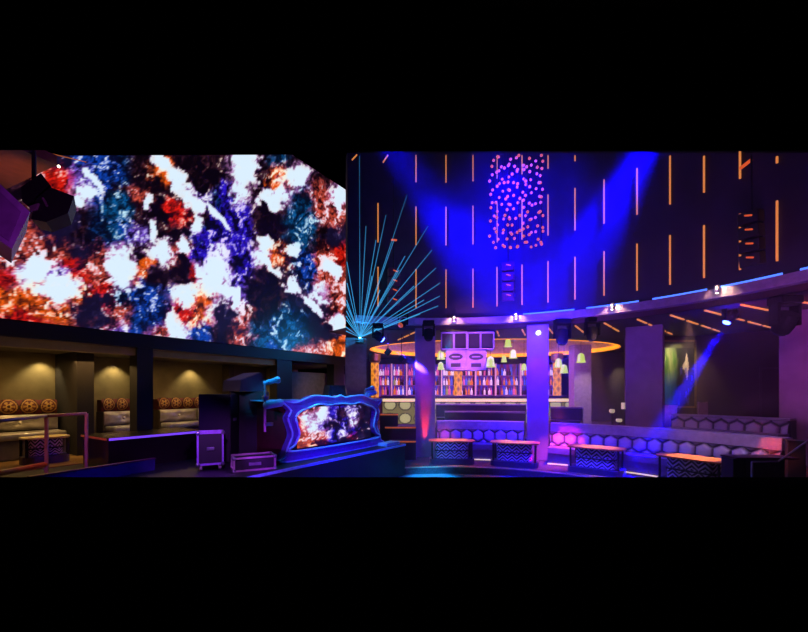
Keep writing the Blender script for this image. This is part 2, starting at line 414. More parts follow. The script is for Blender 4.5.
fs += [(0, 25, 75, 50), (24, 74, 99, 49)]
mb.add(vs, fs); mb.build('housing', BLACK, led, world=True)
# ================================================================== AMBER STRIPS
PXS = [378, 416, 446, 473, 497, 522, 548, 575, 604, 637, 670, 704, 740, 777]
rows = [(4.36, 1.15), (6.23, 1.14), (8.1, 1.2)]
rown = ['bottom', 'middle', 'top']
for i, px in enumerate(PXS):
    t = rang(px, 6.57); c = RP(t, 6.57)
    for k, (z, ln) in enumerate(rows):
        zt = min(z + ln, roof(c.y) - .1)
        if zt - z < .12 or (k == 2 and i in (0, 12, 13)): continue
        if i == 12 and k == 1: zt = z + .62
        mb = MB(); mb.box((c.x, c.y, (z + zt) / 2), (.028, .03, zt - z), RZ(t - PI / 2))
        s = mb.build('led_strip', AMBER)
        tag(s, 'upright amber light strip, %s from left in the %s row on curved wall' % (ORD[i], rown[k]), 'light strip', 'amber strips on the curved wall')
# sloping strips by the ceiling at the left of the drum
for n_, (a, b) in enumerate((((352, 160), (357, 154.6)), ((383, 162.5), (388, 155)))):
    mb = MB(); mb.tube([P(*a, 11.0), P(*b, 11.0)], .018, 6)
    tag(mb.build('led_strip', AMBER), ['short slanted amber strip near the ceiling, close to the screen corner', 'short slanted amber strip near the ceiling, above the first upright strip'][n_], 'light strip', 'slanted amber strips')
# dashes on the lower ceiling, carrying on each strip outwards
dash = {1: (1.87, [(0, .5), (.7, 1.2), (1.4, 1.9)]), 4: (1.28, [(0.1, .5), (.8, 1.1)]), 5: (None, [(0, .6), (.8, 1.2)]), 6: (None, [(0, .6), (.75, 1.2)]), 7: (None, [(0, .75), (.9, 1.6)]),
        8: (None, [(0, .8), (1., 1.8)]), 9: (None, [(0, .8), (1, 1.8), (2, 2.75), (3, 3.6)]), 10: (None, [(0, .9), (1.15, 2.), (2.3, 3.1), (3.3, 4.0)]), 11: (None, [(0, 1.), (1.25, 2.3), (2.6, 3.5), (3.7, 4.5)]),
        12: (None, [(0, 1.2), (1.5, 2.6), (2.9, 3.9)]), 13: (None, [(0, 1.3), (1.6, 3.0)])}
for i, (an, segs) in dash.items():
    t = rang(PXS[i], 6.68); p0 = RP(t, 6.72, SOF - .02); a = t if an is None else an
    d = Vector((math.cos(a), math.sin(a), 0))
    for k, (x0, x1) in enumerate(segs):
        q = (p0 + d * (x0 + x1) / 2)
        pp = p0 + d * x1
        if (pp.xy - A).dot(Vector((-dv.y, dv.x)).normalized()) > -.25 and pp.x > 9.3: continue
        if pp.y > 12.6 and 7.3 < pp.x < 9.8: continue
        mb = MB(); mb.box(q, (x1 - x0, .035, .03), RZ(a))
        tag(mb.build('ceiling_glow_strip', AMBER), 'amber dash on the low ceiling, %s outward below the %s wall strip from left' % (ORD[k], ORD[i]), 'light strip', 'amber dashes on the low ceiling')
# blue LED battens and warm downlights on the ring
for k, (a, b) in enumerate(((523, 574), (586, 638), (652, 706), (720, 781), (799, 840))):
    t0, t1 = rang(b, 6.4), rang(a, 6.4)
    mb = MB(); mb.tube([RP(t0 + (t1 - t0) * j / 12, 6.44, 4.065) for j in range(13)], .02, 6)
    tag(mb.build('led_batten', BLED, smooth=True), 'glowing blue LED batten on the curved ledge, %s from the left' % ORD[k], 'light strip', 'blue battens on the ledge')
for k, px in enumerate((454, 516, 612, 717)):
    t = rang(px, 6.35); c = RP(t, 6.35, 3.98)
    th = thing('ledge_spotlight', 'small warm spotlight clipped to the curved ledge, %s from the left' % ORD[k], 'spotlight', c, t - PI / 2, 'warm spotlights on the ledge')
    mb = MB(); mb.lathe([(.035, -.05), (.05, .0), (.05, .1), (.03, .12)], 12); mb.build('housing', CHROME, th, smooth=True)
    mb = MB(); mb.lathe([(.032, -.058), (.032, -.052)], 12); mb.build('lens', WGLOW, th)
    mb = MB(); mb.box((0, .06, .07), (.03, .1, .03)); mb.build('bracket', BLACK, th)
# ================================================================== CHANDELIER
ch = thing('globe_chandelier', 'hanging chandelier of many small pink glowing globes on long strands', 'chandelier', (2.35, 8.2, 4.75))
gl = []
for k in range(21):
    px = 490 + 54 * (k + .5) / 21 + R_.uniform(-1.2, 1.2); d = 8.1 + R_.uniform(-.5, .5)
    c = P(px, 300, d); zb = P(px, 248 - (8 if k % 3 == 0 else 0) - R_.uniform(0, 6), d).z; zt = roof(d) - .03
    mb = MB(); mb.tube([(c.x, c.y, zb), (c.x, c.y, zt)], .004, 4); mb.build('strand', BLACK, ch, world=True)
    z = zb; sp = .29; ph = 0
    while z < zt - .05:
        gl.append((c.x + R_.uniform(-.03, .03), d, z)); z += sp * R_.uniform(.9, 1.15)
gl.sort(key=lambda g: g[1])
gm = MB(); gm.ball((0, 0, 0), .029, 10)
g0 = None
for g in gl[:100]:
    loc = RM[ch].inverted() @ Vector(g)
    if g0 is None: g0 = gm.build('globe', GLOBE, ch, smooth=True); g0.location = loc
    else:
        o = g0.copy(); COL.objects.link(o); o.parent = ch; o.location = loc
mb = MB()
for g in gl[100:]: mb.ball(g, .029, 10)
o = mb.build('globe', GLOBE, ch, smooth=True, world=True); o['kind'] = 'stuff'
# ================================================================== LINE ARRAYS
def line_array(px, y0, y1, r, n, label, bodym):
    t = rang(px, r); c = RP(t, r); d = c.y
    zt, zb = P(px, y0, d).z, P(px, y1, d).z
    th = thing('line_array_speaker', label, 'speaker', (c.x, c.y, zb), t - PI / 2, 'line arrays against the curved wall')
    h = (zt - zb) / n
    for i in range(n):
        mb = MB(Matrix.Rotation(-.06 * (n - i), 4, 'X')); mb = MB(); z = (i + .5) * h
        mb.box((0, .02 * (n - i), z), (.34, .24, h * .88), Matrix.Rotation(.05 * (n - i), 4, 'X'), bev=.02); cb = mb.build('cabinet', bodym, th)
        mb = MB(); mb.box((0.02, -.125 + .02 * (n - i), z + .02), (.13, .03, .03), Matrix.Rotation(.3, 4, 'Y'), bev=.01); mb.build('glow_reflection', REDL, cb)  # orange reflections of the strips put in as small glowing bars
    mb = MB(); mb.tube([(0, .05, zt - zb), (0, .05, min(roof(d) - .05, zt + 2.6) - zb)], .02, 6); mb.build('hanging_bar', BLACK, th)
RB = mat('dark_red_cabinet', '#5a2030', .5)
line_array(394, 268, 305, 6.25, 4, 'line array speaker with glowing orange reflections against the wall, left of the globe chandelier', RB)
line_array(508, 262, 301, 6.3, 4, 'line array speaker with glowing orange reflections hanging below the globe chandelier', RB)
line_array(750, 211, 266, 6.2, 4, 'black line array speaker with glowing orange reflections high at the right of the curved wall', BLACK)
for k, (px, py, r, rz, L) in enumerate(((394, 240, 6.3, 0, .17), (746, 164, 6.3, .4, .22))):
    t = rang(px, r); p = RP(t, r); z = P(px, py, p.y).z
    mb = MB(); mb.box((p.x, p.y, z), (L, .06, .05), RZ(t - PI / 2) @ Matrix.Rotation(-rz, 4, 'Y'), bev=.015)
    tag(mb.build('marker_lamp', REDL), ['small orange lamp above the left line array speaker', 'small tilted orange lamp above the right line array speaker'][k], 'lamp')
# ================================================================== LASER
LO = P(360, 337.5, 11.0)
lz = thing('laser_projector', 'laser projector throwing a fan of thin cyan beams beside the screen', 'laser', LO)
mb = MB(); mb.box((0, .1, -.09), (.26, .26, .14), bev=.015); mb.build('housing', BLACK, lz)
mb = MB(); mb.lathe([(.03, 0), (.03, .02)], 12, (0, 0, -.02)); mb.build('aperture', mat('cyan_aperture', '#a0e8ff', emit='#a0e8ff', power=6), lz)
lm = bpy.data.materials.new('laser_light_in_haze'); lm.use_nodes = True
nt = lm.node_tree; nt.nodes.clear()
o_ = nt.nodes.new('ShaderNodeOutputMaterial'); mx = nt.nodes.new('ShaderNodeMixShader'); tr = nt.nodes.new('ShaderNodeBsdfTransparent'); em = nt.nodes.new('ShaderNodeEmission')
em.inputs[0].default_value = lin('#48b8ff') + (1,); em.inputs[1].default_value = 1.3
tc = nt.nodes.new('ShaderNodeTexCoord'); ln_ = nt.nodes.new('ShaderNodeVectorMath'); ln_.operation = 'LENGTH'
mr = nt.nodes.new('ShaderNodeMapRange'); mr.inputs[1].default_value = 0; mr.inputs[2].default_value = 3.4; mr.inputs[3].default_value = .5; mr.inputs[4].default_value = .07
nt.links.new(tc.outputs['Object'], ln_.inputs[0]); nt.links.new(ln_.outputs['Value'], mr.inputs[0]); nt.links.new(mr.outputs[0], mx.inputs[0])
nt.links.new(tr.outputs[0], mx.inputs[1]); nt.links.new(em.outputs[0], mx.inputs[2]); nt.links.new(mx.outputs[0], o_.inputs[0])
ends = [(347, 262, 0), (347, 283, 0), (346.5, 300, 0), (346.5, 311, 0), (346.5, 320, 0), (346, 327, 0), (359.5, 156, 0), (372, 276, -.2), (386, 215, -.5), (394, 240, -.6), (407, 195, -.9), (405, 256, -.9),
        (428, 226, -1.2), (432, 250, -1.2), (436, 268, -1.3), (440, 283, -1.4), (440, 296, -1.4), (438, 306, -1.3), (384, 326, -.4), (380, 290, -.3), (366, 226, -.1), (346.5, 304, 0), (346, 316, 0), (346, 331, 0), (376, 240, -.3), (399, 270, -.8), (414, 286, -1), (424, 300, -1.1), (420, 314, -1.0), (400, 320, -.7)]
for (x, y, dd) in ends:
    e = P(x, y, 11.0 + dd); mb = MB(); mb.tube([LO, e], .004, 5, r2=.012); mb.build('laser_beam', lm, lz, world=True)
# ================================================================== MOVING HEADS
def moving_head(px, py, d, size, label, aim=None, lensm=None, ceil=True, bm_=mat('flat_black', '#040405', .85, spec=.15)):
    c = P(px, py, d)
    th = thing('moving_head_light', label, 'stage light', c, 0, 'moving head lights')
    S = size
    if ceil: 
        mb = MB(); mb.box((0, 0, .62 * S), (.62 * S, .5 * S, .22 * S), bev=.03 * S); mb.build('base', bm_, th)
        mb = MB(); mb.box((-.3 * S, 0, .22 * S), (.09 * S, .3 * S, .66 * S), bev=.02 * S); mb.box((.3 * S, 0, .22 * S), (.09 * S, .3 * S, .66 * S), bev=.02 * S); mb.box((0, 0, .5 * S), (.66 * S, .3 * S, .08 * S)); mb.build('yoke', bm_, th)
    a = Vector(aim) - c if aim is not None else Vector((0, 0, -1))
    q = a.normalized().to_track_quat('Z', 'Y').to_matrix().to_4x4()
    mb = MB(q); mb.lathe([(.14 * S, -.3 * S), (.24 * S, -.26 * S), (.26 * S, .1 * S), (.22 * S, .3 * S), (.2 * S, .32 * S)], 16); h = mb.build('head', bm_, th, smooth=False)
    mb = MB(q); mb.lathe([(.18 * S, .321 * S), (.17 * S, .37 * S), (.1 * S, .41 * S), (.02 * S, .42 * S)], 16); mb.build('lens', lensm or mat('dark_lens', '#20203a', .1), h)
    return th
KL = 2.8
def spot(name, loc, aim, col, power, ang, blend=.3, rad=.05, k=None):
    power *= k or KL
    l = bpy.data.lights.new(name, 'SPOT'); l.color = lin(col); l.energy = power; l.spot_size = math.radians(ang); l.spot_blend = blend; l.shadow_soft_size = rad
    o = bpy.data.objects.new(name, l); COL.objects.link(o); o.location = loc
    o.rotation_euler = (Vector(aim) - Vector(loc)).to_track_quat('-Z', 'Y').to_euler(); return o
def area(name, loc, aim, col, power, sx, sy=None):
    power *= KL
    l = bpy.data.lights.new(name, 'AREA'); l.color = lin(col); l.energy = power; l.shape = 'RECTANGLE'; l.size = sx; l.size_y = sy or sx
    o = bpy.data.objects.new(name, l); COL.objects.link(o); o.location = loc
    o.rotation_euler = (Vector(aim) - Vector(loc)).to_track_quat('-Z', 'Y').to_euler(); return o
def point(name, loc, col, power, rad=.1):
    l = bpy.data.lights.new(name, 'POINT'); l.color = lin(col); l.energy = power; l.shadow_soft_size = rad
    o = bpy.data.objects.new(name, l); COL.objects.link(o); o.location = loc; return o
aimA = P(425, 372, 11.2); aimB = P(664, 421, 8.7)
moving_head(378, 336, 10.6, .46, 'moving head light with a bright blue lens left of the first round-hall column', aimA, BLENS)
moving_head(730, 317, 8.6, .42, 'moving head light under the low ceiling shining a blue beam at the picture', aimB, BLENS)
moving_head(562, 336, 10.6, .62, 'black moving head light under the ring just right of the violet column', None)
moving_head(592, 333, 10.4, .55, 'black moving head light under the ring above the pendant lamps', None)
moving_head(428.5, 334, 10.8, .5, 'black moving head light in front of the top of the purple column', None)
moving_head(403, 323, 10.5, .42, 'moving head light near the laser fan with its head swung sideways', P(395, 330, 10.2), mat('dull_orange_lens', '#c05028', .4, emit='#d05a30', power=.6))
moving_head(785, 322, 7.0, .62, 'large black moving head light below the ledge at the far right', P(775, 340, 7.2))
# lens on the violet column, small square spots
mb = MB(); c = P(538, 333, 10.42); mb.lathe([(.06, 0), (.06, .06), (.045, .07)], 14, c, Matrix.Rotation(PI / 2, 4, 'X'))
tag(mb.build('pin_light', mat('pale_blue_lamp', '#a0a8ff', emit='#98a0ff', power=8), smooth=True), 'small round blue lamp fixed high on the violet column', 'lamp')
for k, (px, py) in enumerate(((388, 352), (401.5, 358.5))):
    c = P(px, py, 12.2)
    th = thing('square_spotlight', ['tilted square black spotlight hanging in front of the bar, upper of the pair', 'tilted square black spotlight hanging in front of the bar, lower of the pair'][k], 'spotlight', c, 0, 'square spotlights before the bar')
    mb = MB(); mb.box((0, 0, 0), (.17, .17, .17), Matrix.Rotation(.7, 4, 'Y') @ Matrix.Rotation(.3, 4, 'X'), bev=.01); mb.build('housing', BLACK, th)
    mb = MB(); mb.tube([(0, 0, .1), (0, 0, SOF - .01 - c.z)], .012, 6); mb.build('rod', BLACK, th)
# ================================================================== HUNG SPEAKERS UNDER THE RING
def hung_cab(px0, px1, y0, y1, d, label, kind):
    a, b = P(px0, y1, d), P(px1, y0, d); w = b.x - a.x; h = b.z - a.z
    th = thing('hung_loudspeaker', label, 'speaker', ((a.x + b.x) / 2, d, a.z), -.12, 'loudspeakers hung under the ring')
    t = .03
    mb = MB()
    mb.box((0, .35, h / 2), (w, .5, h)); 
    mb.box((0, .05, t / 2), (w, .16, t)); mb.box((0, .05, h - t / 2), (w, .16, t)); mb.box((-w / 2 + t / 2, .05, h / 2), (t, .16, h)); mb.box((w / 2 - t / 2, .05, h / 2), (t, .16, h))
    mb.build('cabinet', LAV, th)
    if kind == 'cells':
        mb = MB(); mb.box((0, .06, h / 2), (.025, .15, h - 2 * t)); mb.build('divider', LAV, th)
        for sx in (-1, 1):
            mb = MB(); mb.box((sx * (w / 4), .085, h / 2), (w / 2 - t - .03, .02, h - 2 * t - .02)); mb.build('grille', GRILL, th)
    else:
        mb = MB(); mb.box((0, .06, h / 2), (w - 2 * t, .1, h - 2 * t)); mb.build('baffle', LAV, th)
        mb = MB(); pts = [(w * .36 * math.cos(a_), h * .68 + h * .17 * math.sin(a_)) for a_ in [2 * PI * i / 20 for i in range(20)]]
        mb.prism(pts, -.005, .012); hn = mb.build('horn_mouth', GRILL, th)
        mb = MB(); mb.box((0, -.012, h * .68), (w * .4, .016, h * .05)); mb.build('horn_vane', LAV, hn)
        mb = MB(); mb.box((0, 0, h * .25), (w * .5, .03, h * .2), bev=.005); mb.build('port', GRILL, th)
    return th
hung_cab(441, 467, 332, 349.5, 11.1, 'lavender-lit loudspeaker under the ring, upper left of the cluster of four', 'cells')
hung_cab(467.6, 494, 332, 349.5, 11.0, 'lavender-lit loudspeaker under the ring, upper right of the cluster of four', 'cells')
hung_cab(446, 465.6, 350.5, 370, 11.05, 'lavender-lit horn loudspeaker under the ring, lower left of the cluster of four', 'horn')
hung_cab(466.2, 486, 350.5, 370, 11.0, 'lavender-lit horn loudspeaker under the ring, lower right of the cluster of four', 'horn')
rg = thing('rigging_frame', 'dark rigging frame holding the hung loudspeakers below the ring', 'frame', P(467, 330, 11.3))
mb = MB(); a, b = P(440, 331, 11.4), P(495, 331, 11.2); mb.tube([a, b], .035, 8); mb.build('crossbar', BLACK, rg, world=True)
for px in (446, 489):
    c = P(px, 331, 11.3); mb = MB(); mb.tube([c, (c.x, c.y, SOF - .005)], .02, 6); mb.build('hanger', BLACK, rg, world=True)
# ================================================================== BAR
BY = 16.4; bx0, bx1 = -.9, 7.0
bar = thing('bar_counter', 'long bar counter with dark top and glowing cream front patterned with circles', 'bar', ((bx0 + bx1) / 2, BY, TIER))
mb = MB(); mb.box(((bx0 + bx1) / 2, BY + .2, 1.66), (bx1 - bx0 + .1, .75, .09), bev=.01); mb.build('counter_top', DLEATH, bar, world=True)
mb = MB(); mb.box(((bx0 + bx1) / 2, BY + .25, (TIER + 1.6) / 2), (bx1 - bx0, .5, 1.6 - TIER)); mb.build('counter_body', MAROON, bar, world=True)
def circ(u, v):
    x = u * 12.5; y = v * 1.75 
    cx_ = (x % 1.0) - .5; cy_ = ((y + .1) % 1.1) - .55
    r = math.hypot(cx_ * 1.0, cy_ * .95)
    if .36 < r < .45: c = '#4a4020'
    elif r < .36: c = '#e8d89a'
    else: c = '#9a8c50'
    return lin(c)
mb = MB(); mb.grid(lambda u, v: (bx0 + (bx1 - bx0) * u, BY - .012, TIER + .02 + (1.4 - TIER) * v), 320, 36, circ); mb.build('front_panel', vmat('backlit_circle_panel', emit=.55), bar, world=True)
mb = MB(); mb.box(((bx0 + bx1) / 2, BY - .02, 1.52), (bx1 - bx0, .03, .12)); mb.build('lip_light', CRLED, bar, world=True)
# back bar bays with shelves
SY = 20.2
posts = [372, 391, 406, 424, 441, 475, 495, 520, 546, 562]
def sx(px, d=SY): return (px - CX) / F * d
def glow(u, v):
    n_ = fbm(u * 9, v * 5, 2.2, 3); k = .5 + .5 * math.sin(u * 23 + 2 * n_)
    a = Vector(lin('#6a1248')); b = Vector(lin('#2420a0')); c = a.lerp(b, max(0, min(1, k)))
    return c * (.8 + 1.7 * max(0, n_ + .35))
shelves_z = [1.72, 2.22, 2.72]
BOT = []
bprof = [(.052, 0), (.055, .02), (.055, .2), (.045, .25), (.02, .29), (.018, .38), (.021, .385), (.021, .4)]
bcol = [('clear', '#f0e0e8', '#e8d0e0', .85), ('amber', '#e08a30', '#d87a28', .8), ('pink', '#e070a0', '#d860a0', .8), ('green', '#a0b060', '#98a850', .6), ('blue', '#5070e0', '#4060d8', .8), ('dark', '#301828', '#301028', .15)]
bproto = {}
mono = ['lowest', 'middle', 'top']
for i in range(len(posts) - 1):
    x0, x1 = sx(posts[i]), sx(posts[i + 1])
    un = thing('back_bar_shelf', 'glowing back bar shelf unit, %s from the left along the far wall' % ORD[i], 'shelf unit', ((x0 + x1) / 2, SY, TIER), 0, 'back bar shelf units')
    mb = MB(); mb.grid(lambda u, v: (x0 + .03 + (x1 - x0 - .06) * u, SY + .42, 1.62 + 1.7 * v), 24, 24, lambda u, v, i=i: glow(u + i * 1.3, v)); mb.build('back_panel', vmat('backlit_shelf_panel', emit=1.0), un, world=True)
    mb = MB(); mb.box(((x0 + x1) / 2, SY + .22, (TIER + 1.62) / 2), (x1 - x0 - .02, .44, 1.62 - TIER)); mb.build('base_cabinet', MAROON, un, world=True)
    mb = MB(); mb.box((x0 + .035, SY, 2.47), (.07, .06, 1.72)); mb.build('upright', mat('pale_upright', '#d8b8c8', .5, emit='#e0a8b8', power=.5), un, world=True)
    for z in shelves_z:
        mb = MB(); mb.box(((x0 + x1) / 2, SY + .2, z - .015), (x1 - x0 - .08, .38, .03)); mb.build('shelf_board', mat('shelf_glass', '#8a6a90', .3), un, world=True)
    n_ = max(3, int((x1 - x0 - .15) / .125))
    for k, z in enumerate(shelves_z):
        for j in range(n_):
            if R_.random() < .06: continue
            x = x0 + .12 + (x1 - x0 - .22) * (j + .5) / n_
            ci = R_.choices(range(6), [5, 3, 3, 1, 2, 3])[0]
            BOT.append((x, SY + R_.uniform(.06, .28), z, ci, k))
for (x, y, z, ci, k) in BOT:
    nm, c, e, pw = bcol[ci]
    if ci not in bproto:
        mb = MB(); mb.lathe(bprof, 8); o = mb.build('bottle', mat('bottle_' + nm, c, .15, emit=e, power=pw * .7), smooth=True, loc=(x, y, z)); bproto[ci] = o  # backlight through the glass put in as emission
    else:
        o = bproto[ci].copy(); COL.objects.link(o); o.location = (x, y, z); q_ = R_.uniform(.75, 1.15); o.scale = (R_.uniform(.8, 1.4), 1, q_)
    tag(o, '%s bottle standing on the %s shelf of the glowing back bar' % ({'clear': 'pale clear', 'dark': 'dark'}.get(nm, nm), mono[k]), 'bottle', '%s bottles on the %s back bar shelf' % (nm, mono[k]))
# amber onyx pillars
def onyx(u, v):
    a = abs(((v * 4) % 1) - .5) * 2; b = abs(u - .5) * 2
    n_ = fbm(u * 4, v * 9, 5, 3)
    k = max(0, min(1, 1.1 - abs(a + b - .9) * 1.1 + n_ * .6))
    return Vector(lin('#7a2408')).lerp(Vector(lin('#ff9a24')), k)
for k, (px, d, lab) in enumerate(((375, 18.6, 'glowing amber patterned pillar at the left end of the bar, beside the grey pier'), (458, 18.8, 'glowing amber patterned pillar below the hung loudspeakers'), (557, 18.4, 'glowing amber patterned pillar right of the violet column'))):
    c = sx(px, d)
    th = thing('onyx_pillar', lab, 'pillar', (c, d, TIER), 0, 'amber pillars of the bar')
    mb = MB(); mb.grid(lambda u, v: (.19 * math.cos(PI + PI * 2 * u), .19 * math.sin(PI + PI * 2 * u), 1.1 + 1.65 * v), 40, 60, lambda u, v: onyx((u * 4) % 1, v)); mb.build('shaft', vmat('backlit_onyx', emit=.95), th, smooth=True)
    mb = MB(); mb.lathe([(.26, 0), (.26, .9), (.2, 1.1)], 20); mb.build('plinth', MAROON, th)
    mb = MB(); mb.lathe([(.2, 2.75), (.27, 2.85), (.27, 3.17)], 20); mb.build('capital', GOLD, th)
# pendants
pens = [(508, 343, 15.2, 1.1, 'uppermost of the group left of the violet column'), (513, 354, 14.6, 1.15, 'largest of the group left of the violet column'), (504, 359, 15.6, .9, 'small one under the largest of the group'), (490.5, 362, 14.2, 1.35, 'beside the hung loudspeakers'), (440.8, 366, 14.0, .95, 'just right of the purple column'), (441, 355, 15.0, 1.2, 'above another just right of the purple column'),
        (524, 367, 15.8, .95, 'closest to the violet column, on its left'), (558.5, 363, 14.8, 1.2, 'left one of the touching pair right of the violet column'), (564, 369, 14.2, 1.1, 'right one of the touching pair right of the violet column'), (581, 358, 14.2, 1.2, 'in front of the grey column')]
for (px, py, d, k, lab) in pens:
    c = P(px, py, d); r = .125 * k
    inside = ((c.x - EC[0]) / EA) ** 2 + ((c.y - EC[1]) / EB) ** 2 < .95
    zt = 4.39 if inside else SOF - .005
    th = thing('pendant_lamp', 'pale green bell pendant lamp, ' + lab, 'lamp', c, 0, 'pendant lamps over the bar')
    mb = MB(); mb.lathe([(r * 1.15, -.14 * k), (r * .95, -.11 * k), (r * .8, .02 * k), (r * .7, .1 * k), (r * .3, .14 * k), (.012, .15 * k)], 14); mb.build('lamp_shade', SHADE, th, smooth=True)
    mb = MB(); mb.tube([(0, 0, .15 * k), (0, 0, zt - c.z)], .008, 5); mb.build('cord', BLACK, th)
# upper tier sofas in front of the bar
def upper_sofa(px0, px1, r, label, h=.78):
    t0, t1 = rang(px1, r), rang(px0, r); tm = (t0 + t1) / 2
    th = thing('lounge_sofa', label, 'sofa', RP(tm, r, TIER), tm - PI / 2, 'lounge sofas before the bar')
    mb = MB(); mb.arc(t0, t1, r + .55, r + .75, TIER, TIER + h, 24); mb.build('backrest', DLEATH, th, world=True)
    mb = MB(); mb.arc(t0, t1, r, r + .54, TIER, TIER + .42, 24); mb.build('seat', DLEATH, th, world=True)
    mb = MB(); mb.arc(t0, t1, r + .53, r + .77, TIER + h, TIER + h + .05, 24); mb.build('top_rail', LEATH, th, world=True)
upper_sofa(446, 524, 7.6, 'dark violet curved sofa in front of the bar between the two columns', .66)
upper_sofa(437, 525, 9.2, 'dark violet curved sofa closer to the bar, behind another sofa', .86)
upper_sofa(549, 580, 8.8, 'dark violet curved sofa right of the violet column before the grey column', .8)
# ================================================================== HEX BANQUETTES
def hexd(x, y, w):
    # pointy-top hexagons of width w: 0 at the centre, 1 at the edge
    x /= w; y /= w; hh = math.sqrt(3) / 2
    best = None
    for oy in (0, 1):
        row = math.floor(y / (2 * hh) - oy * .5 + .5)
        cy = (row + oy * .5) * 2 * hh; col = math.floor(x - oy * .5 + .5); cx_ = col + oy * .5
        dx, dy = x - cx_, y - cy
        d = max(abs(dx), abs(dx) * .5 + abs(dy) * hh) * 2
        if best is None or d < best: best = d
    return best
def hex_panel(mb, t0, t1, r, z0, z1, w=.31, zc=.64, depth=.075):
    L = (t1 - t0) * r; nu = int(L / .018); nv = int((z1 - z0) / .018)
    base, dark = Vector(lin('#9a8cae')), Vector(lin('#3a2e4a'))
    def pt(u, v):
        z = z0 + (z1 - z0) * v; d = hexd(L * u, z - zc, w)
        b = max(0, 1 - d) ; hgt = depth * (1 - (1 - min(1, b * 2.2)) ** 2) + .012 * b
        return RP(t0 + (t1 - t0) * u, r - hgt + .06 * v, z)
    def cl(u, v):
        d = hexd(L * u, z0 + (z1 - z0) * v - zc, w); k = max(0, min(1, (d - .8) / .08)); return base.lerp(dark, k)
    mb.grid(pt, nu, nv, cl)
HEXM = vmat('hex_tufted_leather', rough=.36, coat=.15)
def banquette(t0, t1, label, r=6.05, z=0.0, rows_=(.46, .8), zc=.63, roll=.23):
    tm = (t0 + t1) / 2
    th = thing('banquette', label, 'banquette', RP(tm, r, z), tm - PI / 2, 'hexagon-tufted banquettes')
    n = max(8, int((t1 - t0) * 40))
    mb = MB(); hex_panel(mb, t0, t1, r, z + rows_[0], z + rows_[1], zc=z + zc); mb.build('backrest', HEXM, th, smooth=True, world=True)
    mb = MB(); mb.arc(t0, t1, r + .07, r + .34, z + .01, z + rows_[1], n); mb.build('back_shell', DLEATH, th, world=True)
    mb = MB(); mb.arc(t0, t1, r + .03, r + .34, z + rows_[1] + .01, z + rows_[1] + roll, n); mb.build('top_roll', LEATH, th, world=True)
    mb = MB(); mb.arc(t0, t1, r - .48, r + .02, z + .3, z + .44, n); mb.build('seat', mat('violet_leather_seat', '#6c5f86', .35), th, world=True)
    mb = MB(); mb.arc(t0, t1, r - .42, r + .02, z + .05, z + .29, n); mb.build('seat_base', mat('seat_base_violet', '#5a5070', .45), th, world=True)
    mb = MB(); mb.tube([RP(t0 + (t1 - t0) * j / n, r - .46, z + .035) for j in range(n + 1)], .016, 6); mb.build('toe_light', CRLED, th, world=True)
tc1, tc2 = rang(425, 6.3), rang(537.5, 6.3)
banquette(rang(523.5, 6.0), rang(437, 6.0), 'hexagon-tufted banquette along the round floor between the purple and violet columns')
banquette(rang(779, 6.0), rang(550, 6.0), 'long hexagon-tufted banquette curving from the violet column to the right edge')
banquette(rang(789, 8.2), rang(671, 8.2), 'hexagon-tufted banquette on the upper level in front of the dark maroon wall', r=8.2, z=TIER, rows_=(.4, .72), zc=.5, roll=.05)
# ================================================================== TABLES
def chev(u, v, nu=4.0, nv=5):
    x = (u * nu) % 1; y = v * nv
    k = ((y + abs(x - .5) * 2.4 * (1 if v > .5 else -1)) % 1)
    return lin('#d8d0dc') if k < .42 else lin('#0c0a10')
def make_table(label, loc, rz, w=1.2, dp=.62, h=.6, topm=WOOD):
    th = thing('lounge_table', label, 'table', loc, rz, 'lounge tables with striped drums')
    pts = []
    def rr(w, dp, r, n=5):
        o = []
        for cx_, cy_, a0 in ((w / 2 - r, dp / 2 - r, 0), (-w / 2 + r, dp / 2 - r, 90), (-w / 2 + r, -dp / 2 + r, 180), (w / 2 - r, -dp / 2 + r, 270)):
            for i in range(n + 1):
                a = math.radians(a0 + 90 * i / n); o.append((cx_ + r * math.cos(a), cy_ + r * math.sin(a)))
        return o
    mb = MB(); mb.prism(rr(w, dp, .2), h - .03, h, 'z'); mb.build('tabletop', topm, th)
    mb = MB(); mb.prism(rr(w * .97, dp * .97, .19), 0, .13, 'z'); mb.build('base', mat('table_base_blue', '#3c3656', .4), th)
    ww, dd = w * .7, dp * .6
    for k_, (z0, z1) in enumerate(((.14, h * .55), (h * .6, h * .94))):
        mb = MB()
        per = rr(ww, dd, .12, 8); n = len(per)
        seglen = [0]
        for i in range(n): seglen.append(seglen[-1] + (Vector(per[(i + 1) % n]) - Vector(per[i])).length)
        tot = seglen[-1]
        def at(u):
            s = (u % 1.0) * tot
            for i in range(n):
                if s <= seglen[i + 1] + 1e-9:
                    f = (s - seglen[i]) / max(1e-9, seglen[i + 1] - seglen[i]); return Vector(per[i]).lerp(Vector(per[(i + 1) % n]), f)
            return Vector(per[0])
        mb.grid(lambda u, v: (at(u).x, at(u).y, z0 + (z1 - z0) * v), 160, 16, lambda u, v: chev(u, v * .5 + (.5 if k_ else 0), 10)); mb.build('striped_drum', vmat('chevron_panel', rough=.3), th)
    mb = MB(); mb.prism(rr(ww + .04, dd + .04, .13), h * .55, h * .6, 'z'); mb.build('drum_band', BLACK, th)
    for sx_ in (-1, 1):
        for sy_ in (-1, 1):
            mb = MB(); mb.tube([(sx_ * w * .42, sy_ * dp * .32, .12), (sx_ * w * .42, sy_ * dp * .32, h - .02)], .022, 8); mb.build('leg', BLACK, th)
    return th
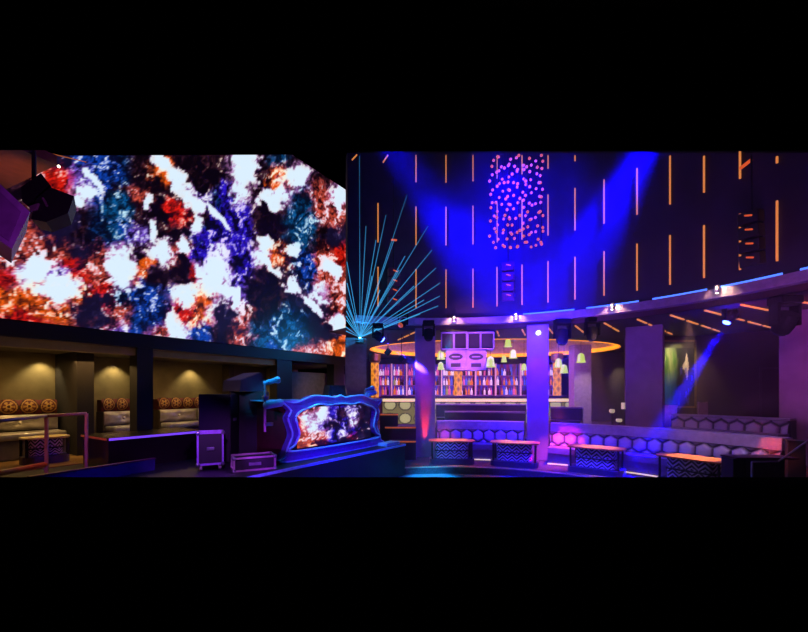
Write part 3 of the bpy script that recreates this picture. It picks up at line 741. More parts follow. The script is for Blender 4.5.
for (px, rr_, lab) in ((451.5, 5.2, 'lounge table with striped drum in front of the purple column'), (514.5, 5.15, 'lounge table with striped drum just left of the violet column'), (596, 5.2, 'lounge table with striped drum right of the violet column'), (693, 5.22, 'lounge table with striped drum nearest the right edge, with orange-lit top')):
    t = rang(px, rr_); make_table(lab, RP(t, rr_, 0.001), t - PI / 2)
# ================================================================== VIP ALCOVES
def damask(u, v, n):
    x = (u * n) % 1 - .5; y = v - .5
    r = math.hypot(x / .40, y / .46)
    ang = math.atan2(y, x); pet = math.cos(6 * ang) * .5 + .5
    og = abs(abs(x) - (.47 - .2 * (1 - math.cos(2 * PI * y)) * .5)) 
    if r > 1.04: c = '#5a1216' if og > .05 else '#2c080c'
    elif r > .9: c = '#a87c40'
    elif r > .74: c = '#4a0e12'
    elif r < .22: c = '#3a1210'
    elif r < .34: c = '#c09a58'
    else: c = '#a88048' if pet > .35 + .3 * (r - .4) else '#5a2016'
    return lin(c)
def alcove_sofa(s0, s1, label, nd, tuft=.42):
    sm = (s0 + s1) / 2; w = s1 - s0
    th = thing('tufted_sofa', label, 'sofa', W(sm, QB + .02, .6), UA, 'silver tufted sofas in the alcoves')
    n = max(1, round(w / .8))
    for i in range(n):
        a = -w / 2 + w * i / n; b = a + w / n
        mb = MB()
        def pt(u, v):
            x = a + .01 + (b - a - .02) * u; z = .52 + .3 * v
            d = math.hypot((u - .5) * (b - a), (v - .5) * .3)
            e = min(u, 1 - u, v * .6, (1 - v) * .6) * 8
            return (x, -.42 - .05 * min(1, e) + .05 * math.exp(-(d / .07) ** 2) + .012 * math.cos(5 * math.atan2(v - .5, (u - .5) * 2.5)) * min(1, d * 9), z)
        mb.grid(pt, 22, 14); bp = mb.build('back_cushion', SILV, th, smooth=True)
        mb = MB(); mb.ball(((a + b) / 2, -.43, .67), .035, 10); mb.build('button', mat('crystal_button', '#f4efe4', .1, metal=.6), bp, smooth=True)
        mb = MB(); mb.box(((a + b) / 2, -.68, .44), (b - a - .015, .5, .13), bev=.035); mb.build('seat_cushion', SILV, th, smooth=True)
    mb = MB(); mb.box((0, -.205, .41), (w, .36, .8)); mb.build('back_frame', OLIVED, th)
    mb = MB(); mb.box((0, -.64, .2), (w - .04, .5, .34)); mb.build('base', mat('sofa_base', '#5e5448', .5), th)
    mb = MB(); mb.grid(lambda u, v: (-w / 2 + w * u, -.3 + .05 * math.sin(PI * v) * -1, (.82 + .28 * v) + .02 * abs(math.sin(PI * u * nd))), int(nd * 26), 26, lambda u, v: damask(u, v, nd)); mb.build('damask_headrest', vmat('damask_cloth', rough=.7), th, smooth=True)
    mb = MB(); mb.box((0, -.17, .95), (w, .2, .26)); mb.build('headrest_pad', mat('damask_back', '#4a1414', .7), th)
def sofaspan(a, b, q=QB): return ws(a, q), ws(b, q)
s0, s1 = sofaspan(-30, 53); alcove_sofa(s0, s1 - .03, 'silver tufted sofa with damask headrest in the alcove at the left edge', (s1 - s0) / .3)
s0, s1 = sofaspan(95.5, 134); alcove_sofa(s0, s1, 'silver tufted sofa with damask headrest in the narrow alcove between pier and black post', 3)
s0, s1 = sofaspan(150, 221); alcove_sofa(s0 + .02, s1 - .02, 'silver tufted sofa with damask headrest in the alcove behind the black speakers', (s1 - s0) / .3)
c = W(ws(45, -.72), -.72, .613)
make_table('lounge table with zebra drum in the alcove behind the bronze railing', (c.x, c.y, .613), UA, w=.66, dp=.5, h=.46, topm=mat('cream_tabletop', '#d8c890', .35))
# railing
rl = thing('bronze_railing', 'bronze metal railing with two posts in front of the left alcove', 'railing', (-5.2, 5.9, .6))
pa, pb, pc = P(-6, 421.5, 4.93), P(46.5, 416, 6.1), P(86.5, 413.5, 6.35)
mb = MB(); mb.tube([pa, pb], .024, 8); mb.tube([pb, pc], .024, 8); mb.build('top_rail', BRONZE, rl, smooth=True, world=True)
for p in (pb, pc):
    mb = MB(); mb.box((p.x, p.y, (.6 + p.z) / 2), (.04, .04, p.z - .6), RZ(.4)); mb.build('post', BRONZE, rl, world=True)
mb = MB(); mb.tube([P(-6, 474, 4.93), P(45, 464.5, 6.1)], .04, 8); mb.build('lower_rail', mat('orange_wood_rail', '#c2562a', .4), rl, world=True)
# low parapet and counter
pz = .79
a_, b_ = Vector((-4.72, 4.92)), P(155, 458, 6.3).xy
d_ = (b_ - a_).normalized(); nn = Vector((-d_.y, d_.x))
mb = MB(); mb.prism([tuple(a_), tuple(b_), tuple(b_ + nn * .07), tuple(a_ + nn * .07)], .6, pz - .012, 'z')
pp = thing('low_parapet', 'low dark blue partition panel in the lower left corner', 'partition', (b_.x, b_.y, .6))
mb.build('panel', mat('navy_panel', '#2a2460', .45), pp, world=True)
mb = MB(); mb.prism([tuple(a_ - nn * .01), tuple(b_ - nn * .01 + d_ * .015), tuple(b_ + nn * .08 + d_ * .015), tuple(a_ + nn * .08)], pz - .011, pz + .004, 'z'); mb.build('top_trim', mat('plum_trim', '#6a3450', .4, metal=.4), pp, world=True)
ctr = thing('bar_console', 'black console counter with a violet-lit top edge before the alcoves', 'counter', (-4.7, 6.2, .6), UA)
c0 = Vector((-4.70, 6.2)); c1 = c0 + U * 1.55; inn = -N * 1.02
cz = 1.13
def cw(pts): return [tuple(p) for p in pts]
mb = MB(); mb.prism(cw([c0, c1, c1 + inn, c0 + inn]), .6, cz - .05, 'z'); mb.build('body', mat('black_red_lacquer', '#180b12', .3, coat=.3), ctr, world=True)
mb = MB(); mb.prism(cw([c0 + N * .02 - U * .02, c1 + N * .02, c1 + inn, c0 + inn - U * .02]), cz - .049, cz, 'z'); mb.build('top', mat('black_gloss', '#0a080d', .25), ctr, world=True)
mb = MB(); mb.prism(cw([c0 + N * .021, c1 + N * .021, c1 + N * .032, c0 + N * .032]), cz - .045, cz - .008, 'z'); mb.build('edge_glint', PUGLINT, ctr, world=True)  # violet reflection along the edge put in as emission
mb = MB(); mb.prism(cw([c0 - U * .021, c0 - U * .032, c0 - U * .032 + inn, c0 - U * .021 + inn]), cz - .04, cz - .01, 'z'); mb.build('end_trim', mat('copper_trim_glow', '#c2604a', .3, metal=.5, emit='#a03c2c', power=.25), ctr, world=True)  # orange light on the trim put in as faint emission
# ================================================================== STAGE EQUIPMENT
def cabinet(name, label, px, py, w, dp, h, rz=UA, m=BLACK, grille=True, zb=.6, group=None):
    d = (HC - zb) * F / (py - HY); c = P(px, py, d)
    th = thing(name, label, 'speaker', (c.x, c.y, zb + .002), rz, group)
    mb = MB(); mb.box((0, dp / 2, h / 2), (w, dp, h), bev=.012); mb.build('cabinet', m, th)
    mb = MB(); mb.box((0, -.008, h / 2), (w * .92, .012, h * .93)); mb.build('grille', GRILL, th)
    for k in (-1, 1):
        mb = MB(); mb.box((k * (w / 2 + .004), dp / 2, h * .62), (.012, .16, .05)); mb.build('side_handle', CHROME, th)
    return th
cabinet('subwoofer', 'tall black subwoofer at the left of the pair by the DJ booth', 214.5, 463.2, .54, .5, 1.22, rz=.12, group='black subwoofers on the stage')
cabinet('subwoofer', 'tall black subwoofer under the wedge monitor beside the DJ booth', 247, 457.5, .6, .5, 1.27, rz=.12, group='black subwoofers on the stage')
c = P(231, 391.5, 7.4)
wd = thing('wedge_monitor', 'black wedge monitor speaker tilted on top of the subwoofer', 'speaker', (c.x, c.y, 1.876), -.62)
mb = MB(); mb.prism([(0, 0), (.5, 0), (.56, .1), (.44, .36), (.02, .2)], -.3, .3, 'x'); mb.build('cabinet', mat('violet_black_cabinet', '#2c2438', .5), wd)
mb = MB(); mb.add([(-.27, .03, .215), (.27, .03, .215), (.27, .43, .368), (-.27, .43, .368), (-.27, .035, .205), (.27, .035, .205), (.27, .435, .358), (-.27, .435, .358)], [(0, 1, 2, 3), (7, 6, 5, 4), (0, 4, 5, 1), (1, 5, 6, 2), (2, 6, 7, 3), (3, 7, 4, 0)]); mb.build('grille', mat('violet_grille', '#4a3d62', .6), wd)
# road cases
def road_case(label, px, py, w, dp, h, casters, rz, edge, zb=.6, body=BLACK):
    d = (HC - zb) * F / (py - HY); c = P(px, py, d)
    th = thing('road_case', label, 'case', (c.x, c.y, zb + .002), rz, 'road cases on the stage')
    z0 = .1 if casters else .01; e = .028
    mb = MB(); mb.box((0, dp / 2, z0 + h / 2), (w - e, dp - e, h - e)); mb.build('body', body, th)
    mb = MB()
    for x in (-w / 2, w / 2):
        for y in (0, dp): mb.box((x, y, z0 + h / 2), (e, e, h))
    for z in (z0, z0 + h):
        for y in (0, dp): mb.box((0, y, z), (w, e, e))
        for x in (-w / 2, w / 2): mb.box((x, dp / 2, z), (e, dp, e))
    mb.build('edge_rails', edge, th)
    for x in (-w / 2, w / 2):
        for z in (z0, z0 + h): 
            mb = MB(); mb.ball((x, 0, z), .035, 8); mb.build('corner_ball', CHROME, th, smooth=True)
    mb = MB(); mb.box((0, -.02, z0 + h * .5), (w * .3, .02, .05), bev=.006); mb.build('latch', CHROME, th)
    if casters:
        for x in (-w * .38, w * .38):
            for y in (.06, dp - .06):
                mb = MB(); mb.lathe([(.045, -.02), (.045, .02)], 14, (x, y, .047), Matrix.Rotation(PI / 2, 4, 'Y')); mb.build('caster', mat('grey_rubber', '#8a8078', .5), th)
    return th
road_case('tall road case with violet-lit edges standing on casters beside the subwoofers', 210.5, 470.5, .36, .36, .5, True, UA - .55, mat('lilac_aluminium', '#b48ae0', .3, metal=.5))
road_case('low flat road case lying on the stage in front of the DJ booth corner', 255, 470.5, .62, .4, .2, False, UA - .5, mat('rose_aluminium', '#c8a8b8', .3, metal=.6))
# DJ booth: carved frame
dj = thing('dj_booth', 'DJ booth with a carved wavy blue frame around a glowing video panel', 'booth', W(1.28, 2.82, .6), UA)
HL = 1.36
def wave(pts, n=8):
    out = []
    m = len(pts)
    for i in range(m):
        p0, p1, p2, p3 = (Vector(pts[(i + k - 1) % m]) for k in range(4))
        for j in range(n):
            t = j / n
            out.append(tuple(.5 * ((2 * p1) + (-p0 + p2) * t + (2 * p0 - 5 * p1 + 4 * p2 - p3) * t * t + (-p0 + 3 * p1 - 3 * p2 + p3) * t ** 3)))
    return out
half_o = [(-HL + .02, .02), (-HL - .05, .13), (-HL + .0, .28), (-HL + .1, .48), (-HL + .05, .66), (-HL - .0, .8), (-HL + .07, .93), (-HL - .12, 1.09), (-HL + .1, 1.06), (-HL + .32, 1.1), (-HL + .6, 1.185), (-HL + .95, 1.175), (-HL + 1.2, 1.15)]
outer_ = half_o + [(0, 1.19)] + [(-x, z) for x, z in reversed(half_o)]
half_i = [(-HL + .17, .19), (-HL + .15, .32), (-HL + .24, .48), (-HL + .2, .66), (-HL + .16, .8), (-HL + .26, .9), (-HL + .5, .97), (-HL + .75, 1.03), (-HL + 1.0, 1.0)]
inner_ = half_i + [(0, 1.02)] + [(-x, z) for x, z in reversed(half_i)]
def ringmesh(o, i, y0, y1):
    # matched loops by resampling both to the same count by angle
    K = 220
    c = Vector((0, .6))
    def byang(pts):
        res = []
        A_ = [(math.atan2(p[1] - c.y, (p[0] - c.x) * .55), p) for p in pts]
        n = len(pts)
        L = [0]
        for k in range(n): L.append(L[-1] + (Vector(pts[(k + 1) % n]) - Vector(pts[k])).length)
        return L
    def res(pts):
        n = len(pts); L = byang(pts); out = []
        for k in range(K):
            s = L[-1] * k / K; j = max(q for q in range(n) if L[q] <= s + 1e-9); f = (s - L[j]) / max(1e-9, L[j + 1] - L[j])
            out.append(Vector(pts[j]).lerp(Vector(pts[(j + 1) % n]), f))
        return out
    a, b = res(o), res(i)
    vs = []; fs = []
    for k in range(K):
        m = a[k].lerp(b[k], .5)
        a2 = a[k].lerp(b[k], .1); b2 = b[k].lerp(a[k], .1)
        vs += [(a[k].x, y0 + .03, a[k].y), (a2.x, y0, a2.y), (m.x, y0 + .012, m.y), (b2.x, y0, b2.y), (b[k].x, y0 + .03, b[k].y), (b[k].x, y1, b[k].y), (a[k].x, y1, a[k].y)]
    for k in range(K):
        j = (k + 1) % K
        for q in range(7): fs.append((k * 7 + q, j * 7 + q, j * 7 + (q + 1) % 7, k * 7 + (q + 1) % 7))
    return vs, fs, a, b
wo, wi = wave(outer_), wave(inner_)
vs, fs, ra, rb = ringmesh(wo, wi, -.12, .05)
mb = MB(); mb.add(vs, fs); fr = mb.build('carved_frame', BLUEF, dj)
mb = MB(); mb.tube([(p.x, -.128, p.y) for p in rb], .02, 6, closed=True); mb.build('inner_bead', BLUEE, fr, smooth=True)
mb = MB(); mb.tube([(p.x, -.1, p.y) for p in ra], .02, 6, closed=True); mb.build('outer_bead', BLUEE, fr, smooth=True)
mb = MB(); mb.prism(wi, .02, .04); mb.build('back_board', BLACK, dj)
DROWS = ['RCWPPLMD', 'RWWPDLDM', 'RWLDPWDD', 'OCCPLPDM', 'OORPDRMD']
def dpt(u, v): return (-HL + .3 + (2 * HL - .5) * u, 0.0, .21 + .76 * v)
def dcol(u, v): return picture(DROWS, u * 7, (1 - v) * 4, u * 84, (1 - v) * 46, 17)
mb = MB(); mb.grid(dpt, 150, 56, dcol); mb.build('video_panel', vmat('screen_pixels', emit=1.0), dj)
mb = MB(); mb.box((0, .45, .55), (2 * HL - .1, .78, 1.06)); mb.build('desk_body', mat('dark_red_desk', '#3a1218', .5), dj)
mb = MB(); mb.prism([(-HL - .15, -.1), (HL + .12, -.1), (HL + .05, .9), (-HL - .05, .9)], 1.085, 1.11, 'z'); mb.build('desk_top', BLUEE, dj)
c = W(1.9, 2.2, 1.712)
dm = thing('dj_monitor', 'black monitor speaker standing on the DJ desk', 'speaker', c, UA - .2)
mb = MB(); mb.prism([(-.27, 0), (.27, 0), (.22, .3), (-.2, .3)], -.1, .12); mb.build('cabinet', BLACK, dm)
mb = MB(); mb.box((0, -.106, .14), (.34, .012, .22)); mb.build('grille', GRILL, dm)
for k, (s, q, lab) in enumerate(((ws(265, 2.95), 2.95, 'blue-lit confetti jet cannon on a stand at the left end of the DJ booth'), (ws(366, 2.55), 2.55, 'blue-lit jet cannon at the right end of the DJ booth'))):
    b = W(s, q, 1.2 if k == 0 else 1.712)
    th = thing('jet_cannon', lab, 'cannon', b, UA, 'jet cannons at the DJ booth')
    H = .86 if k == 0 else .24
    mb = MB(); mb.tube([(0, 0, 0), (0, 0, H)], .02, 8); mb.build('stand', mat('pink_steel', '#c8a0b8', .4, metal=.3), th)
    mb = MB()
    if k == 0: mb.box((.07, -.0, .12), (.16, .06, .06), bev=.01)
    else: mb.lathe([(.1, 0), (.1, .015), (.03, .03)], 14)
    mb.build('clamp', CHROME, th)
    mb = MB(); mb.lathe([(.03, -.02), (.04, .0), (.048, .2), (.06, .26), (.06, .28)], 14, (0, 0, H - .05), Matrix.Rotation(1.35, 4, 'Y')); mb.build('nozzle', BLUEE, th, smooth=True)
    z2 = .44 if k == 0 else .1
    mb = MB(); mb.lathe([(.05, -.03), (.068, .0), (.068, .3), (.05, .33)], 14, (.0, -.03, z2), Matrix.Rotation(1.45, 4, 'Y')); mb.build('tank', BLUEE, th, smooth=True)
    mb = MB(); mb.box((0, 0, H - .3 if k == 0 else .16), (.09, .07, .07), bev=.01); mb.build('valve', CHROME, th)
# stage edge trims
mb = MB(); wbox(mb, -3, 3.19, SF + .001, SF + .02, .56, .606); wbox(mb, 3.171, 3.19, 0, SF, .56, .606); struct('trim_6', mb, BLUEE)
mb = MB(); wbox(mb, 2.55, 3.1, 2.95, 3.2, .602, .67); tag(mb.build('floor_effect_box', BLUEE), 'flat blue-lit box on the stage at the right of the DJ booth', 'box')
# steps between stage and ring
for k, (x0, x1, yt, d) in enumerate(((389, 416, 441, 10.65), (385, 416, 427, 11.05), (380, 398, 414, 11.5))):
    a0, a1 = P(x0, yt, d), P(x1, yt, d); z1 = a0.z
    st = thing('stepped_ledge', ['lowest', 'middle', 'topmost'][k] + ' dark red ledge with orange edge, stepping up left of the purple column', 'ledge', ((a0.x + a1.x) / 2, a0.y, 0.001), .0, 'stepped ledges by the purple column')
    w = a1.x - a0.x
    mb = MB(); mb.box((0, .16, z1 / 2), (w, .3, z1 - .002)); mb.build('block', MAROON, st)
    mb = MB(); mb.box((0, -.005, z1 - .02), (w, .02, .04)); mb.build('edge_strip', mat('orange_nosing', '#c86a3a', .4, emit='#c05a28', power=.5), st)
# ================================================================== RIGHT SIDE
# picture
pt_ = thing('framed_painting', 'tall framed abstract painting of pale green and blue streaks on the dark wall', 'painting', (8.98, 12.76, 1.36))
px0, px1 = (655 - CX) / F * 12.72, (694.5 - CX) / F * 12.72
def art(u, v):
    n1 = fbm(u * 3.5, v * 1.2, 3, 4); n2 = fbm(u * 9, v * 2.5, 8, 4)
    k = u + .12 * n1
    a = Vector(lin('#0a0c0c'))
    if v > .9: return Vector(lin('#4a4428'))
    d = abs(k - .34) / .24 + max(0, v - .72) * 2.2
    g = max(0, min(1, 1.25 - d + n2 * .9))
    top = Vector(lin('#dfe090')).lerp(Vector(lin('#5a8a30')), max(0, min(1, .5 + n2 * 1.6)))
    low = Vector(lin('#5a80e0')).lerp(Vector(lin('#2a7a90')), max(0, min(1, .5 + n1 * 2)))  # blue beam light on the lower part is also put into this colour
    c = low.lerp(top, max(0, min(1, (v - .28 - .35 * (u - .3) + .15 * n1) * 4)))
    c = a.lerp(c, g)
    d2 = abs(k - .8 - .05 * n2) / .07 + abs(v - .62) / .22
    if d2 < 1 + n2: c = c.lerp(Vector(lin('#f0d8c0')), .8)
    if n2 > .22 and k > .6 and v < .6: c = c.lerp(Vector(lin('#4038c0')), .6)
    return c
mb = MB(); mb.grid(lambda u, v: (px0 + (px1 - px0) * u, 12.73, 1.4 + 2.1 * v), 60, 110, art); mb.build('canvas', vmat('painted_canvas', rough=.5), pt_, world=True)
mb = MB()
for (x0, x1, z0, z1) in ((px0 - .04, px1 + .05, 1.34, 1.4), (px0 - .04, px1 + .05, 3.5, 3.56), (px0 - .05, px0, 1.34, 3.56), (px1, px1 + .05, 1.34, 3.56)):
    mb.box(((x0 + x1) / 2, 12.735, (z0 + z1) / 2), (x1 - x0, .07, z1 - z0))
mb.build('frame', GOLD, pt_, world=True)
# pieces of furniture glimpsed behind the long banquette
def small_chair(px, py, d, label, m, w=.42, rz=0.0):
    c = P(px, py, d)
    th = thing('side_chair', label, 'chair', (c.x, c.y, TIER), rz, 'chairs on the upper level')
    hb = c.z - TIER
    for x in (-w / 2 + .03, w / 2 - .03):
        mb = MB(); mb.box((x, .2, hb / 2), (.045, .045, hb)); mb.build('back_post', m, th)
        mb = MB(); mb.box((x, -.2, .21), (.045, .045, .42)); mb.build('leg', m, th)
    mb = MB(); mb.box((0, 0, .44), (w, .46, .06), bev=.015); mb.build('seat', m, th)
    mb = MB(); mb.box((0, .2, hb - .24), (w - .1, .03, .44), bev=.01); mb.build('backrest', m, th)
small_chair(708, 402, 11.6, 'grey chair standing behind the upper banquette, right of the painting', mat('taupe_wood', '#9a8088', .5), .3)
c = P(666.5, 402, 11.2)
sc = thing('shell_chair', 'white curved tub chair below the painting', 'chair', (c.x, c.y, TIER))
mb = MB(); mb.lathe([(.14, .36), (.19, .42), (.24, .6), (.26, .98), (.24, .98), (.2, .6), (.12, .46)], 20); mb.build('shell', mat('white_shell', '#d8ccd8', .35), sc, smooth=True)
mb = MB(); mb.lathe([(.16, 0), (.16, .02), (.03, .05), (.03, .36)], 16); mb.build('pedestal', CHROME, sc, smooth=True)
for k, (px, py, w, h, lab) in enumerate(((625, 405, .22, .2, 'cream lantern box glowing on a stand beside the wide column, taller of three'), (612, 409, .16, .12, 'small cream lantern bowl left of the lantern box, upper'), (619, 418, .18, .1, 'small cream lantern bowl lowest beside the wide column'))):
    d = 12.4; c = P(px, py + 4, d)
    th = thing('lantern', lab, 'lantern', c, 0, 'lanterns beside the wide column')
    mb = MB(); mb.lathe([(w * .35, 0), (w * .5, h * .3), (w * .5, h * .8), (w * .42, h)] if k else [(w * .5, 0), (w * .5, h)], 4 if k == 0 else 14, rot=RZ(PI / 4)); mb.build('glass', mat('lantern_glass', '#e8d8b0', .4, emit='#d8c49a', power=.55), th)
    mb = MB(); mb.lathe([(.11, TIER + .01 - c.z), (.11, TIER + .03 - c.z), (.015, TIER + .06 - c.z), (.015, -.02), (w * .4, -.01), (w * .4, 0)], 12); mb.build('stand', BLACK, th)
# console, handrail, black box at the right front
c = P(760, 458, 6.35)
cs = thing('side_console', 'dark console table with a thin slab top at the lower right', 'table', (c.x, c.y, 0), -.95 + .9)
mb = MB(); mb.box((0.06, .1, c.z), (.98, .34, .03), bev=.006); mb.build('top', mat('dark_red_top', '#4a2430', .35), cs)
mb = MB(); mb.box((-.34, .1, (c.z - .016) / 2), (.2, .26, c.z - .016), bev=.01); mb.build('pedestal', BLACK, cs)
mb = MB(); mb.box((.14, .16, (c.z - .03) / 2), (.72, .04, c.z - .03)); mb.build('front_panel', mat('mauve_panel', '#6a5470', .5), cs)
hr = thing('handrail', 'slim bent metal handrail rising at the right edge', 'handrail', (6.3, 6.2, 0))
p1, p2, p3, p4 = P(752, 462, 6.0), P(778, 461.5, 5.95), P(812, 438, 5.7), P(752, 480, 6.0)
mb = MB(); mb.tube([p1, p2], .013, 8); mb.tube([p2, p3], .013, 8); mb.build('rail', mat('pale_rail', '#cbb4d4', .5), hr, smooth=True, world=True)
mb = MB(); mb.tube([p1, (p1.x, p1.y, .0)], .016, 8); mb.build('post', mat('pale_rail', '#cbb4d4', .5), hr, world=True)
c = P(795, 457.5, 6.75); ps = thing('black_pedestal', 'black box pedestal standing at the end of the long banquette', 'pedestal', (c.x, c.y, 0), -.6)
mb = MB(); mb.box((0, 0, (c.z + .28) / 2), (.22, .22, c.z + .28), bev=.01); mb.build('body', BLACK, ps)
mb = MB(); mb.box((0, 0, c.z + .29), (.25, .25, .02), bev=.004); mb.build('cap', BLACK, ps)
# faint recessed door panel on the right wall
ax = dv.normalized(); 
def wr(px):
    k = (px - CX) / F; 
    t = (k * A.y - A.x) / (ax.x - k * ax.y); return A + ax * t
m0, m1 = wr(759), wr(789); nr = Vector((-ax.y, ax.x)) * -1
if nr.dot(-A) < 0: nr = -nr
mb = MB()
for (a__, b__, z0, z1) in ((m0, m1, 2.55, 2.6), (m0, m0 + ax * .05, .5, 2.6), (m1 - ax * .05, m1, .5, 2.6)):
    mb.prism([tuple(a__ + nr * .105), tuple(b__ + nr * .105), tuple(b__ + nr * .14), tuple(a__ + nr * .14)], z0, z1, 'z')
o = mb.build('door_1', mat('plum_door_trim', '#4a2a38', .5)); o['kind'] = 'structure'
# ================================================================== TOP LEFT: soffit, hung cabinet, projector
sfz = 4.72
e1, e2 = P(57, 165, (sfz - HC) * F / (HY - 165)), P(10, 187.5, (sfz - HC) * F / (HY - 187.5))
dd = (e2 - e1).normalized(); 
far = Vector((-dd.y, dd.x, 0)); 
if far.y > 0: far = -far
mb = MB(); q = [e1, e2 + dd * .72, e2 + dd * .72 + far * .45, e1 + far * .45]; mb.prism([(v.x, v.y) for v in q], sfz, sfz + .12, 'z')
q2 = [e1 + far * .62, e2 + dd * .72 + far * .62, e2 + dd * .72 + far * 1.3, e1 + far * 1.3]
mb2 = MB(); mb2.prism([(v.x, v.y) for v in q2], sfz, sfz + .12, 'z')
struct('ceiling_slab', mb, mat('brown_soffit', '#5a3a2c', .7)); struct('ceiling_slab_near', mb2, mat('brown_soffit', '#5a3a2c', .7))
mb = MB(); c = e1 + Vector((.04, -.02, -.03)); mb.ball(c, .016, 8); tag(mb.build('corner_glint', WGLOW, smooth=True), 'tiny white glint at the corner of the brown ceiling slab', 'lamp')  # white glint put in as a glowing bead
mb = MB(); mb.tube([P(52, 153.8, 5.3), P(86, 162, 5.3)], .006, 6); tag(mb.build('ceiling_glow_strip', mat('dim_amber_edge', '#a06030', emit='#a86030', power=.6)), 'thin glowing orange edge crossing the top of the screen at upper left', 'light strip')  # orange soffit edge put in as a glowing tube
# hung violet cabinet at the left edge (nearest thing) and the projector behind it
def slanted(mb, pix, d, off, shrink=1.0):
    f = [P(x, y, d) for x, y in pix]; c = sum(f, Vector()) / len(f)
    b = [c + (v - c) * shrink + Vector(off) for v in f]; n = len(f)
    return mb.add(f + b, [tuple(range(n)), tuple(range(2 * n - 1, n - 1, -1))] + [(i, (i + 1) % n, n + (i + 1) % n, n + i) for i in range(n)])
c = P(-8, 245, 3.3)
hv = thing('hung_cabinet_speaker', 'large violet-lit box loudspeaker hanging at the left edge before the screen', 'speaker', c)
mb = MB(); slanted(mb, [(-32, 154), (30, 212), (12, 249), (-50, 207)], 3.3, (-.42, .42, 0), .95); mb.build('cabinet', mat('violet_cabinet', '#6a4a78', .45), hv, world=True)
mb = MB(); slanted(mb, [(-30, 164), (21, 212), (9, 241), (-44, 205)], 3.288, (-.02, .02, 0), 1); mb.build('grille', mat('violet_cabinet_grille', '#573763', .6), hv, world=True)
mb = MB(); mb.tube([P(-10, 180, 3.5), (P(-10, 180, 3.5).x, 3.5, roof(3.5) - .01)], .02, 8); mb.build('hanger', BLACK, hv, world=True)
c = P(48, 222, 4.1)
pj = thing('hung_projector', 'black projector on a bracket hanging before the upper left of the screen', 'projector', c)
mb = MB(); slanted(mb, [(50, 187), (74, 196), (68, 213), (46, 222), (31, 219), (36, 199)], 4.1, (-.2, .3, 0), .9); mb.build('body', BLACK, pj, world=True)
mb = MB(); slanted(mb, [(21, 187), (41, 173), (51, 186), (52, 206), (37, 215), (22, 201)], 4.16, (-.15, .25, .02), .9); mb.build('yoke', BLACK, pj, world=True)
mb = MB(); slanted(mb, [(29, 206), (38, 203), (36, 209), (30, 211)], 4.08, (0, .06, 0)); mb.build('clamp', mat('grey_clamp', '#6a5a62', .4, metal=.3), pj, world=True)
mb = MB(); mb.tube([P(43, 198, 4.09), P(47, 206, 4.09)], .012, 6); mb.build('cable', mat('grey_clamp', '#6a5a62'), pj, world=True)
mb = MB(); mb.tube([P(34, 182, 4.3), (P(34, 182, 4.3).x, 4.3, roof(4.3) - .01)], .02, 8); mb.build('hanging_bar', BLACK, pj, world=True)
# ================================================================== LIGHTS
world = bpy.data.worlds.new('World'); scn.world = world; world.use_nodes = True
world.node_tree.nodes['Background'].inputs[0].default_value = (0, 0, 0, 1); world.node_tree.nodes['Background'].inputs[1].default_value = 0
BL = '#0400ff'
def wallp(px, py, r=6.58): p = ring(px, r); return P(px, py, p.y)
# blue washes on the curved wall
spot('wall_wash', P(508, 176, 7.0), wallp(515, 232), BL, 7000, 66, .9, .1, 1)
spot('wall_beam_right', P(672, 96, 8.9), wallp(582, 258), BL, 36000, 30, .8, .2, 1)
spot('wall_beam_left', P(352, 100, 10.2), wallp(468, 245), BL, 24000, 26, .9, .2, 1)
spot('wall_beam_middle', P(470, 60, 9.6), wallp(515, 262), BL, 6000, 30, .9, .2, 1)
spot('wall_low', P(520, 305, 8.5), wallp(520, 270), BL, 1000, 84, .9, .1, 1)
point('laser_glow', LO + Vector((0, -.05, .06)), '#30b0ff', 90, .04)
def beam(name, a, b, off, col, power, ang):
    d = (b - a).normalized(); point(name + '_halo', a + d * (off + .02) + Vector((0, -.1, 0)), col, 26, .03); spot(name, a + d * off, b, col, power, ang, .25, .07, 1)
beam('beam_column', P(378, 336, 10.6), aimA, .21, '#2418ff', 160000, 5)
beam('beam_picture', P(730, 317, 8.6), aimB, .19, BL, 130000, 7.5)
# columns
spot('column_violet', P(537, 330, 10.1) + Vector((0, -.2, 0)), P(537, 420, 10.7), '#2600ff', 950, 60, .8)
spot('column_violet_low', P(530, 462, 9.6), P(537, 380, 10.8), '#5a00ff', 160, 45, .7)
spot('column_purple', P(418, 340, 10.4), P(425, 420, 11.3), '#6a18c8', 160, 50, .8)
spot('column_red', P(424.5, 447, 11.0), P(425.5, 400, 11.22), '#ff3404', 200, 20, .6)
# banquette lights
for px, co, pw in ((470, '#5a28d8', 46), (505, '#5020f0', 55), (600, '#6a38e0', 42), (650, '#8a70c0', 32), (700, '#a08cbc', 34), (750, '#a08cb4', 30)):
    t = rang(px, 4.9); p = RP(t, 4.9, 2.6); spot('bench_light', p, RP(t, 5.9, .6), co, pw, 75, .8, .15)
t = rang(562, 5.2); spot('bench_pink', RP(t, 5.1, 1.5), RP(t, 6.0, .55), '#ff2a70', 60, 42, .5)
t = rang(565, 5.5); spot('bench_orange', RP(t, 5.3, .9), RP(t, 6.0, .4), '#ff6a10', 8, 60, .5)
t = rang(764, 5.6); spot('bench_red', RP(t, 5.2, 1.5), RP(t, 6.1, .72), '#ff4a10', 50, 40, .5)
t = rang(446, 5.3); spot('bench_red_left', RP(t, 5.2, 1.1), RP(t, 6.0, .6), '#ff3010', 14, 40, .5)
for px in (451.5, 514.5, 596, 693):
    t = rang(px, 5.2); spot('table_fill', RP(t, 5.0, 3.4), RP(t, 5.2, .6), '#ffb09a', 620, 20, .5)  # added unseen warm spots that brighten the table tops
